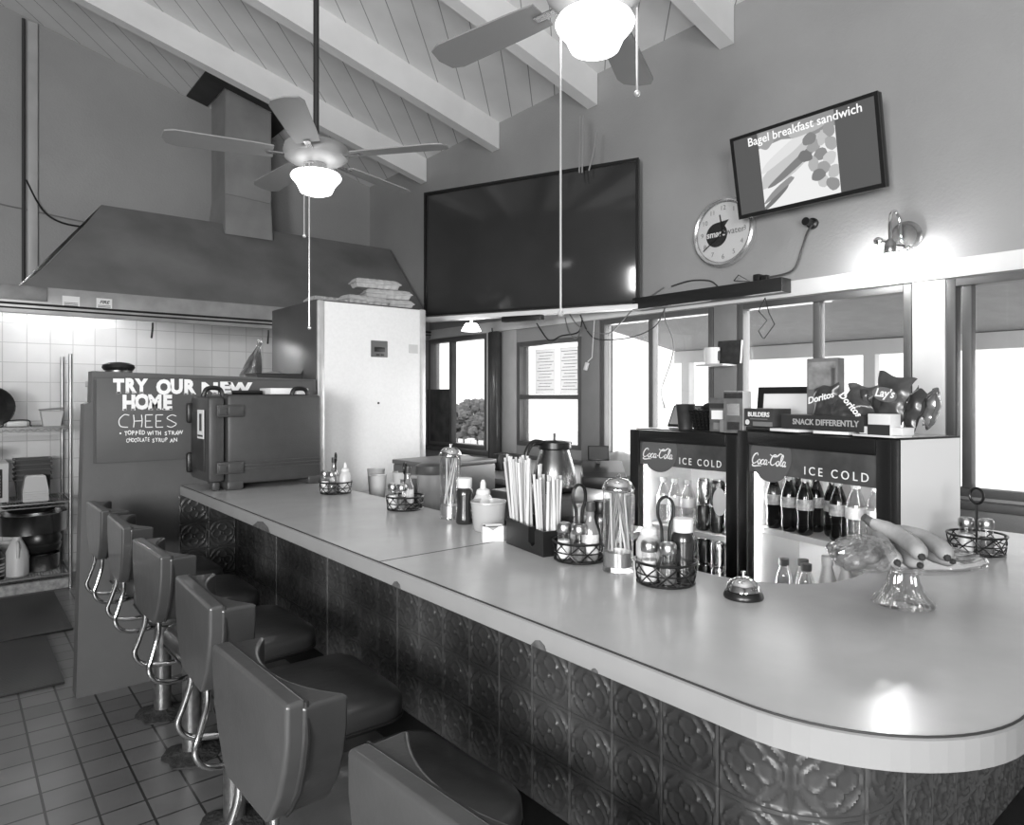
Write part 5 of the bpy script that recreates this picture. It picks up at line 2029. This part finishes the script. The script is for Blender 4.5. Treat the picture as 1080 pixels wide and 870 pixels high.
MB().b2((.05, -.195, .03), (.12, -.188, .06)).build('badge', mat('pale badge', 160, .4), rg_)
o = MB().lathe([(.10, 0), (.13, .03), (.12, .10), (.07, .15), (.02, .17), (0, .172)], 22, wob=lambda a, z: 1 + .13 * math.sin(5 * a + 25 * z) + .06 * math.sin(11 * a)).build('plastic_bag', milky('film', 200, .85))
q = P(655, 492, 4.25)
o.location = (q.x, q.y, 1.021)
tag(o, 'pale crumpled plastic bag behind the cash register', 'bag')
o = MB().lathe([(.10, 0), (.12, .02), (.10, .06), (.05, .085), (0, .09)], 20, wob=lambda a, z: 1 + .12 * math.sin(4 * a + 30 * z)).build('bread_bag', milky('film', 200, .85))
o.location = (2.85, 4.05, 1.021)
tag(o, 'pale bread bag on the back counter under the first window', 'bag')
o = MB().lathe([(.06, 0), (.07, .05), (.05, .11), (0, .12)], 14, wob=lambda a, z: 1 + .3 * math.sin(5 * a + 60 * z)).build('cloth', m_darkp)
o.location = (2.95, 3.70, 1.021)
tag(o, 'crumpled dark cloth on the back counter near the straw jar', 'cloth')

# containers on the work table, seen over the counter's inner edge
def wtloc(px, py, f):
    q = P(px, py, f)
    return (q.x, q.y, .921)


pt = thing('pitcher', 'clear plastic pitcher with a dark lid behind the counter', 'pitcher', (1.80, 2.80, .921), 2.6)
MB().lathe([(.062, 0), (.066, .01), (.074, .24), (.076, .25)], 26).build('body', milky('pitcher film', 165, .6), pt)
MB().lathe([(.060, .004), (.064, .14), (0, .141)], 24).build('drink', mat('pale drink', 150, .4), pt)
MB().lathe([(.078, .235), (.080, .24), (.079, .275), (.06, .285), (0, .287)], 26).build('lid', mat('dark lid', 70, .4), pt)
MB().tube(catmull([(.07, 0, .22), (.12, 0, .21), (.125, 0, .12), (.07, 0, .06)], 5), .010, 8).build('handle', milky('pitcher film', 165, .6), pt)
sy = thing('syrup_jar', 'small glass syrup jar with a pale label beside the pitcher', 'jar', (1.83, 3.12, .921))
MB().lathe([(.05, 0), (.055, .01), (.055, .09), (.03, .135), (.016, .15), (.016, .17), (.02, .175), (0, .177)], 22).build('body', mat('syrup', 120, .15, coat=.5), sy)
MB().lathe([(.0556, .04), (.0562, .042), (.0562, .085), (.0556, .087)], 22).build('label_band', m_lab2, sy)
for i, (x, y, h) in enumerate(((1.84, 3.42, .17), (1.98, 3.40, .18), (1.90, 3.55, .19))):
    lathe_thing('plastic_cup', ['single pale cup nearest the first condiment caddy, behind the counter', 'pale cup next to the refrigerator edge, behind the counter', 'pale tall cup farthest behind the counter'][i],
                'cup', (x, y, .921), [(.036, 0), (.050, h - .004), (.052, h), (.048, h), (.035, .008), (0, .006)], milky('cup film', 215, .9), group='pale cups behind the counter')
lathe_thing('canister', 'dark round canister behind the second condiment caddy', 'canister', (1.98, 3.02, .921), [(.07, 0), (.075, .01), (.075, .16), (.06, .18), (0, .182)], mat('dark lid', 70, .4))
sb = thing('box', 'grey steel lidded box behind the syrup jar', 'box', (2.22, 3.32, .921), .1)
MB().b2((-.22, -.2, 0), (.22, .2, .22), .008).build('body', mat('grey steel', 130, .4, .5), sb)
MB().b2((-.225, -.205, .22), (.225, .205, .245), .006).build('lid', mat('grey steel', 130, .4, .5), sb)

# ------------------------------------------------------------------ things on the counter
def wire_caddy(loop, h):
    t = thing('condiment_caddy', '', 'caddy')
    R = .080
    mb = MB()
    mb.ring((0, 0, .004), R * .93, .003).ring((0, 0, .058), R, .0035).ring((0, 0, .030), R * .97, .002)
    for k in range(6):
        a = PI * k / 6
        mb.tube([(-R * .93 * math.cos(a), -R * .93 * math.sin(a), .004), (R * .93 * math.cos(a), R * .93 * math.sin(a), .004)], .002, 5)
    for s_ in (1, -1):
        for k in range(9):
            pts = []
            for j in range(7):
                a = 2 * PI * (k + s_ * j / 6 * 1.15) / 9
                rr = R * (.93 + .07 * j / 6)
                pts.append((rr * math.cos(a), rr * math.sin(a), .004 + .054 * j / 6))
            mb.tube(pts, .0019, 5)
    mb.build('wire_basket', m_wire, t)
    mb = MB()
    if loop == 'ring':
        mb.tube([(0, 0, .004), (0, 0, h - .045)], .0036, 8)
        mb.ring((0, 0, h - .022), (.021, .024), .0042, 24, 8, rotm(PI / 2, 0, PI / 4))
    else:
        c, s = math.cos(-.7), math.sin(-.7)
        pts = [(-.010, .004), (-.010, h - .09), (-.020, h - .05), (-.018, h - .015), (0, h), (.018, h - .015), (.020, h - .05), (.010, h - .09), (.010, .004)]
        for dy in (-.004, .004):
            mb.tube(catmull([(p_[0] * c + dy * -s, p_[0] * s + dy * c, p_[1]) for p_ in pts], 5), .0034, 8)
    mb.build('handle', m_wire, t)
    return t


def shaker(nm, fill, fillh):
    t = thing(nm, '', 'shaker')
    MB().lathe([(.019, 0), (.022, .004), (.022, .03), (.018, .055), (.019, .072)], 18).build('glass_body', m_jar, t)
    MB().lathe([(.0175, .004), (.0195, .008), (.0195, .03), (.017, fillh), (0, fillh + .001)], 16).build('filling', fill, t)
    MB().lathe([(.0195, .070), (.0208, .072), (.0208, .088), (.0165, .094), (.0, .0955)], 18).build('cap', m_steel, t)
    return t


def hot_sauce():
    t = thing('sauce_bottle', '', 'bottle')
    MB().lathe([(.020, 0), (.023, .004), (.023, .085), (.013, .11), (.0105, .125), (.0105, .148)], 18).build('bottle_body', mat('sauce glass', 120, .1, coat=.8), t)
    MB().lathe([(.0234, .02), (.0238, .022), (.0238, .075), (.0234, .077)], 18).build('label_band', mat('sauce label', 205, .5, noise=.3, nscale=70), t)
    MB().lathe([(.012, .143), (.0128, .146), (.012, .17), (0, .171)], 14).build('cap', mat('sauce cap', 60, .4), t)
    return t


def squeeze(nm, m, capm, h, r):
    t = thing(nm, '', 'bottle')
    MB().lathe([(r * .9, 0), (r, .006), (r * 1.0, h * .12), (r * .86, h * .38), (r * 1.0, h * .62), (r * .95, h * .72), (r * .75, h * .79)], 22).build('bottle_body', m, t)
    if capm is m_white or capm is None or True:
        MB().lathe([(r * .80, h * .785), (r * .84, h * .80), (r * .84, h * .99), (r * .80, h), (0, h + .001)], 22).build('cap', capm, t)
    return t


def nozzle_bottle(nm, m, h, r):
    t = thing(nm, '', 'bottle')
    MB().lathe([(r * .92, 0), (r, .006), (r, h * .55), (r * .8, h * .64), (r * .62, h * .70)], 22).build('bottle_body', m, t)
    MB().lathe([(r * .66, h * .69), (r * .7, h * .71), (r * .62, h * .78), (r * .28, h * .82), (r * .26, h * .93), (r * .14, h), (0, h + .001)], 18).build('cap', m_white, t)
    return t


CT = TOPZ + .0005
q1, q2 = onz(354, 520, TOPZ), onz(427, 537, TOPZ)
q3, q4 = onz(611, 590, TOPZ), onz(702, 614, TOPZ)
q5 = onz(1030, 583, TOPZ)
cA = wire_caddy('ring', .20)
put(cA, None, (q1.x, q1.y, CT), .2, 'round wire condiment caddy nearest the food carrier', 'wire condiment caddies')
put(cA, None, (q2.x, q2.y, CT), .0, 'round wire condiment caddy standing before the clear pitcher', 'wire condiment caddies')
put(cA, None, (q5.x, q5.y, CT), .5, 'round wire condiment caddy behind the cake stand, by the wide window', 'wire condiment caddies')
cB = wire_caddy('loop', .225)
put(cB, None, (q3.x, q3.y, CT), .4, 'round wire condiment caddy between the black straw box and the straw jar', 'wire condiment caddies')
put(cB, None, (q4.x, q4.y, CT), .0, 'round wire condiment caddy nearest the service bell', 'wire condiment caddies')
sh_s = shaker('salt_shaker', m_salt, .05)
sh_p = shaker('pepper_shaker', m_pepper, .045)
hs = hot_sauce()
kb = squeeze('ketchup_bottle', m_sauce, m_white, .185, .034)
mb_ = squeeze('syrup_bottle', mat('pale squeeze', 190, .35), m_white, .16, .03)
VD = Vector((-.635, -.7725, 0))          # towards the viewer
RD = Vector((.7725, -.635, 0))           # to the right


def at(c, r, d):
    v = c + RD * r + VD * d
    return (v.x, v.y, CT + .0065)


N_ = ['nearest the food carrier', 'before the clear pitcher', 'between the straw box and the straw jar', 'nearest the service bell', 'behind the cake stand']
for k, (c, d_) in enumerate(((q1, 0), (q2, 1), (q3, 2), (q4, 3), (q5, 4))):
    put(sh_s, None, at(c, -.048, .022), 0, 'salt shaker in the wire caddy ' + N_[k], 'salt shakers', (1.05, 1.05, 1.15))
    put(sh_p, None, at(c, -.005, .050), 0, 'pepper shaker in the wire caddy ' + N_[k], 'pepper shakers', (1.05, 1.05, 1.15))
put(hs, None, at(q1, -.02, -.045), 0, 'hot sauce bottle in the wire caddy ' + N_[0], 'hot sauce bottles')
put(hs, None, at(q2, .012, .012 - .02), 0, 'hot sauce bottle in the wire caddy ' + N_[1], 'hot sauce bottles', (1.1, 1.1, 1.05))
put(hs, None, at(q3, .030, .030), 0, 'hot sauce bottle in the wire caddy ' + N_[2], 'hot sauce bottles', (1.1, 1.1, 1.0))
put(kb, None, at(q4, .045, .005), 0, 'dark ketchup bottle with a white cap in the wire caddy ' + N_[3], 'ketchup bottles', (.92, .92, .88))
nb = nozzle_bottle('squeeze_bottle', mat('pale squeeze', 190, .35), .155, .034)
put(nb, None, at(q4, -.036, -.042), 0, 'pale nozzle bottle in the wire caddy nearest the service bell', 'squeeze bottles', (1.0, 1.0, 1.05))
put(nb, None, at(q1, .045, -.012), 0, 'pale nozzle bottle in the wire caddy nearest the food carrier', 'squeeze bottles', (.92, .92, .95))
put(nb, None, at(q3, .010, -.045), 0, 'pale nozzle bottle in the caddy between straw box and straw jar', 'squeeze bottles', (1, 1, .92))
kq = onz(490, 552, TOPZ)
put(kb, None, (kq.x, kq.y, CT), 0, 'dark ketchup bottle with a white cap standing beside the farther straw jar', 'ketchup bottles', (1.0, 1.0, .95))
kq = onz(505, 555, TOPZ)
put(nb, None, (kq.x + .02, kq.y, CT), 0, 'pale nozzle bottle standing between ketchup and the round tub', 'squeeze bottles', (1.15, 1.15, 1.12))
ss = squeeze('syrup_bottle', m_sauce, m_black, .17, .028)
ss['label'] = 'slim dark bottle leaning out of the wire caddy beside the nearer straw jar'
ss.location = at(q3, .066, .0)
for o in [mb_]:
    for ch in [c for c in bpy.data.objects if c.parent == o]:
        bpy.data.objects.remove(ch)
    bpy.data.objects.remove(o)


def straw_jar(label, loc, h, r, n, seed):
    t = thing('straw_jar', label, 'jar', loc, 0, 'straw jars')
    MB().lathe([(r * .98, 0), (r * 1.04, .004), (r, .012), (r, h * .84), (r * .97, h * .84), (r * .97, .016), (0, .014)], 36).build('glass_body', m_jar, t)
    MB().lathe([(r * .96, h * .82), (r * 1.05, h * .835), (r * 1.07, h * .85), (r * 1.0, h * .875), (r * .9, h * .91), (r * .6, h * .945), (r * .2, h * .958), (r * .1, h * .965), (r * .16, h * .98), (r * .14, h * .995), (0, h)], 32).build('lid', m_chrome, t)
    MB().lathe([(r * .93, .016), (r * .93, .055), (0, .056)], 28).build('lift_base', mat('lift steel', 170, .3, .6), t)
    r_ = random.Random(seed)
    proto = None
    for k in range(n):
        a0, a1_ = r_.uniform(0, 6.28), r_.uniform(0, 6.28)
        L_ = h * .70
        ra, rb = r * .8 * math.sqrt(r_.random()), r * .8 * math.sqrt(r_.random())
        p0 = Vector((ra * math.cos(a0), ra * math.sin(a0), .060))
        p1 = Vector((rb * math.cos(a1_), rb * math.sin(a1_), .060 + L_))
        o = MB().tube([p0, p1], .0028, 8).build('drinking_straw', mat('pale straw %d' % (k % 2), (215, 150)[k % 2], .4))
        o.location = loc
        tag(o, 'thin plain drinking straw standing inside the ' + label.split(' of ')[0], 'straw', 'straws in the ' + label.split(' of ')[0])
    return t


jq = onz(475, 547, TOPZ)
straw_jar('farther chrome lidded glass jar of straws', (jq.x, jq.y, CT), .30, .042, 9, 3)
jq = onz(652, 602, TOPZ)
straw_jar('nearer chrome lidded glass jar of straws', (jq.x, jq.y, CT), .272, .043, 16, 4)

# round translucent tub and the little white packet box
tq = onz(517, 561, TOPZ)
t = thing('plastic_tub', 'round translucent tub behind the white packet box', 'tub', (tq.x + .015, tq.y + .03, CT))
MB().lathe([(.050, 0), (.056, .006), (.064, .100), (.067, .102), (.066, .108), (.062, .107), (.053, .010), (0, .008)], 30).build('body', milky('tub film', 190, .7), t)
tq = onz(519, 571, TOPZ)
t = thing('packet_box', 'small white box of sweetener packets beside the black straw box', 'box', (tq.x + .01, tq.y + .012, CT), FACE + .15)
mb = MB()
mb.b2((-.036, -.024, 0), (.036, .024, .003))
mb.b2((-.036, -.024, .003), (-.033, .024, .052)).b2((.033, -.024, .003), (.036, .024, .052)).b2((-.033, .021, .003), (.033, .024, .052))
mb.prism([(-.033, .003), (.033, .003), (.033, .052), (.018, .050), (.0, .038), (-.018, .050), (-.033, .052)], 0, .003, R=R_front, T=(0, -.021, 0))
mb.build('box_body', m_white, t)
t_loc = t.location.copy()
Rb = Matrix.Rotation(FACE + .15, 3, 'Z')
for k in range(8):
    o = MB().b2((-.028, -.001, 0), (.028, .001, .044 + .004 * (k % 3))).build('sweetener_packet', mat('packet %d' % (k % 3), (150, 90, 200)[k % 3], .6))
    v = Rb @ Vector((.004 * ((k % 3) - 1), -.016 + .0045 * k, 0))
    o.location = (t_loc.x + v.x, t_loc.y + v.y, CT + .0035)
    o.rotation_euler = (.05, 0, FACE + .15)
    tag(o, 'paper sweetener packet standing in the small white box', 'packet', 'sweetener packets')

# black straw box with wrapped straws
A_, B_, C_ = onz(534, 573, TOPZ), onz(573, 588, TOPZ), onz(603, 580, TOPZ)
bx_ang = math.atan2((B_ - A_).y, (B_ - A_).x)
Lb = (B_ - A_).length
Wb = .125
t = thing('straw_box', 'black countertop organiser box filled with paper wrapped straws', 'box', (A_.x, A_.y, CT), bx_ang)
mb = MB()
hgt = .088
wl = .004
# local x along A->B, local y goes back
mb.b2((0, 0, 0), (Lb, Wb, wl)).b2((0, Wb - wl, wl), (Lb, Wb, hgt)).b2((0, wl, wl), (wl, Wb - wl, hgt))
nw = Lb
mb.prism([(0, wl), (nw, wl), (nw, hgt * .88), (nw * .82, hgt * .90), (nw * .78, hgt * .80), (nw * .78, .03), (nw * .70, .018), (nw * .62, .03), (nw * .62, hgt * .90), (0, hgt)], 0, wl, R=R_front, T=(0, wl, 0))
mb.b2((Lb - wl, wl, wl), (Lb, Wb - wl, hgt * .88))
mb.b2((Lb * .55, wl, wl), (Lb * .55 + wl, Wb - wl, hgt * .85))
mb.build('box_body', mat('box black', 26, .35), t)
MB().lathe([(.012, 0), (.012, .03), (0, .031)], 14, R=rotm(PI / 2, 0, 0), T=(Lb * .7, .06, .03)).build('roll', mat('chrome roll', 200, .2, .8), t)
Rb = Matrix.Rotation(bx_ang, 3, 'Z')
r_ = random.Random(11)
m_wr = [mat('straw paper a', 212, .7), mat('straw paper b', 175, .7), mat('straw paper c', 196, .7)]
k = 0
for (x0, x1, y0_, y1_, n, h0, lean, off) in ((.010, Lb * .46, .014, Wb * .55, 30, .285, .032, -.022), (Lb * .62, Lb - .012, .032, Wb * .62, 22, .238, .012, .0)):
    for i in range(n):
        bx, by = r_.uniform(x0, x1), r_.uniform(y0_, y1_)
        fx = ((bx - x0) / (x1 - x0) - .5) * 2
        tx, ty = bx + fx * lean + off + r_.uniform(-.008, .008), by + r_.uniform(-.012, .012)
        h_ = h0 * r_.uniform(.93, 1.03)
        a_, b_ = Rb @ Vector((bx, by, .0055)), Rb @ Vector((tx, ty, h_))
        o = MB().tube([a_, a_ + (b_ - a_) * .97, b_], [.0046, .0046, .0052], 8).build('wrapped_straw', m_wr[i % 3])
        o.location = (A_.x, A_.y, CT)
        tag(o, 'white paper wrapped straw in the %s bunch of the black box' % ('taller' if h0 > .26 else 'shorter'), 'straw', '%s wrapped straws' % ('taller' if h0 > .26 else 'shorter'))
# dark bowl between straw box and caddy
tq = onz(600, 575, TOPZ)
lathe_thing('bowl', 'small black bowl behind the wire caddy next to the straw box', 'bowl', (tq.x + .06, tq.y + .05, CT), [(.03, 0), (.045, .02), (.056, .07), (.058, .072), (.053, .07), (.04, .022), (0, .01)], m_black)

# service bell
bq = onz(784, 630, TOPZ)
t = thing('service_bell', 'chrome service bell on a dark base on the counter', 'bell', (bq.x, bq.y, CT))
MB().lathe([(.046, 0), (.0475, .004), (.046, .010), (.042, .016), (.0, .017)], 36).build('base', m_black, t)
MB().lathe([(.0395, .0165), (.041, .019), (.038, .030), (.031, .040), (.018, .047), (.006, .0495), (0, .05)], 36).build('bell_dome', m_chrome, t)
MB().lathe([(.004, .048), (.004, .058), (.006, .058), (.006, .063), (.0, .064)], 14).build('plunger', m_steel, t)

# cake stand with bananas and a wrapped pastry
cq = onz(957, 640, TOPZ)
cq = Vector((cq.x + .01, cq.y + .013, CT))
t = thing('cake_stand', 'ribbed glass cake stand near the end of the counter', 'cake stand', cq)
rib = lambda a, z: 1 + .045 * math.cos(24 * a)
m_cake = thin_glass('pressed glass', .92, .16, .06, .75)
MB().lathe([(.060, 0), (.066, .004), (.062, .012), (.046, .030), (.034, .055), (.028, .085), (.030, .096)], 84, wob=rib).build('pedestal', m_cake, t)
PZ = .098
MB().lathe([(.0, PZ - .004), (.06, PZ - .003), (.12, PZ + .001), (.150, PZ + .010), (.160, PZ + .018), (.163, PZ + .021), (.160, PZ + .023), (.145, PZ + .014), (.118, PZ + .006), (.06, PZ + .003), (0, PZ + .003)], 84,
           wob=lambda a, z: 1 + (.006 * math.cos(40 * a))).build('plate', thin_glass('plate glass', .90, .16, .05, .7), t)
MB().ring((0, 0, PZ + .021), .1625, .0042, 64, 8).build('rim', thin_glass('rim glass', .85, .35, .05, .8), t)
PT = CT + PZ + .006
m_ban = mat('banana skin', 145, .5, noise=.16, nscale=30)
m_tip = mat('banana tip', 42, .7)


def cs(px, py, f):
    return P(px, py, f)


bn = thing('banana_bunch', 'bunch of ripe bananas with dark tips on the cake stand', 'bananas', (0, 0, 0))
BAN = [([(917, 549, 1.60), (932, 557, 1.58), (950, 566, 1.54), (965, 577, 1.48), (972, 587, 1.44)], .0195),
       ([(925, 556, 1.62), (952, 562, 1.60), (975, 568, 1.57), (992, 578, 1.52), (999, 588, 1.48)], .0195),
       ([(925, 560, 1.60), (930, 573, 1.55), (938, 585, 1.49), (946, 593, 1.45)], .0185),
       ([(932, 560, 1.62), (945, 576, 1.58), (958, 589, 1.52), (970, 596, 1.47)], .0175),
       ([(932, 560, 1.63), (965, 576, 1.60), (990, 588, 1.55), (1004, 598, 1.51)], .0165)]
for (pts, r) in BAN:
    path = catmull([cs(*p_) for p_ in pts], 6)
    n = len(path)
    for p_ in path:
        p_.z = max(p_.z, PT + .021)
    rad = []
    for i in range(n):
        s = i / (n - 1)
        rad.append(r * (min(1, .42 + 2.2 * s) if s < .3 else (1.0 if s < .8 else 1 - ((s - .8) / .2) ** 2 * .62)))
    b = MB().tube(path, rad, 10).build('banana', m_ban, bn)
    d = (path[-1] - path[-2]).normalized()
    MB().tube([path[-1] - d * .003, path[-1] + d * .006, path[-1] + d * .009], [r * .42, r * .36, r * .22], 8).build('tip', m_tip, b)
MB().tube(catmull([cs(934, 560, 1.60), cs(922, 553, 1.60), cs(915, 548, 1.60), cs(911, 545, 1.60)], 4), [.014] * 4 + [.011] * 4 + [.009] * 4 + [.010], 8).build('stem', mat('banana stem', 75, .6), bn)

pq = cs(910, 577, 1.49)
t = thing('wrapped_pastry', 'pastry wrapped in clear cling film on the cake stand beside the bananas', 'pastry', (pq.x, pq.y, PT + .004), FACE)
r_ = random.Random(8)
mb = MB()
for (x, y, z, a, b, c) in ((-.022, .0, .030, .036, .034, .028), (.018, .005, .030, .036, .034, .027), (.0, -.01, .040, .034, .030, .024), (.035, -.012, .022, .022, .024, .020)):
    mb.ball((x, y, z), (a, b, c), 16, 10)
mb.build('pastry', mat('pastry crust', 105, .6, noise=.6, nscale=45, bump=.5, bscale=60), t)
wv, wf = [], []
nu, nv = 40, 18
for j in range(nv + 1):
    th = -PI / 2 + PI * j / nv
    for i in range(nu):
        a = 2 * PI * i / nu
        k_ = 1 + .05 * math.sin(7 * a + 5 * th) + .04 * math.sin(13 * a - 7 * th) + .03 * math.sin(23 * a + 9 * th)
        x, y, z = .068 * math.cos(th) * math.cos(a) * k_, .050 * math.cos(th) * math.sin(a) * k_, .038 + .040 * math.sin(th) * k_
        wv.append((x, y, max(z, .0)))
for j in range(nv):
    for i in range(nu):
        i2 = (i + 1) % nu
        wf.append((j * nu + i, j * nu + i2, (j + 1) * nu + i2, (j + 1) * nu + i))
MB().add(wv, wf, False).build('film_wrap', thin_glass('cling film', .93, .14, .10, .55), t)

for o in bpy.data.objects:
    if o.get('_u') is not None:
        del o['_u']
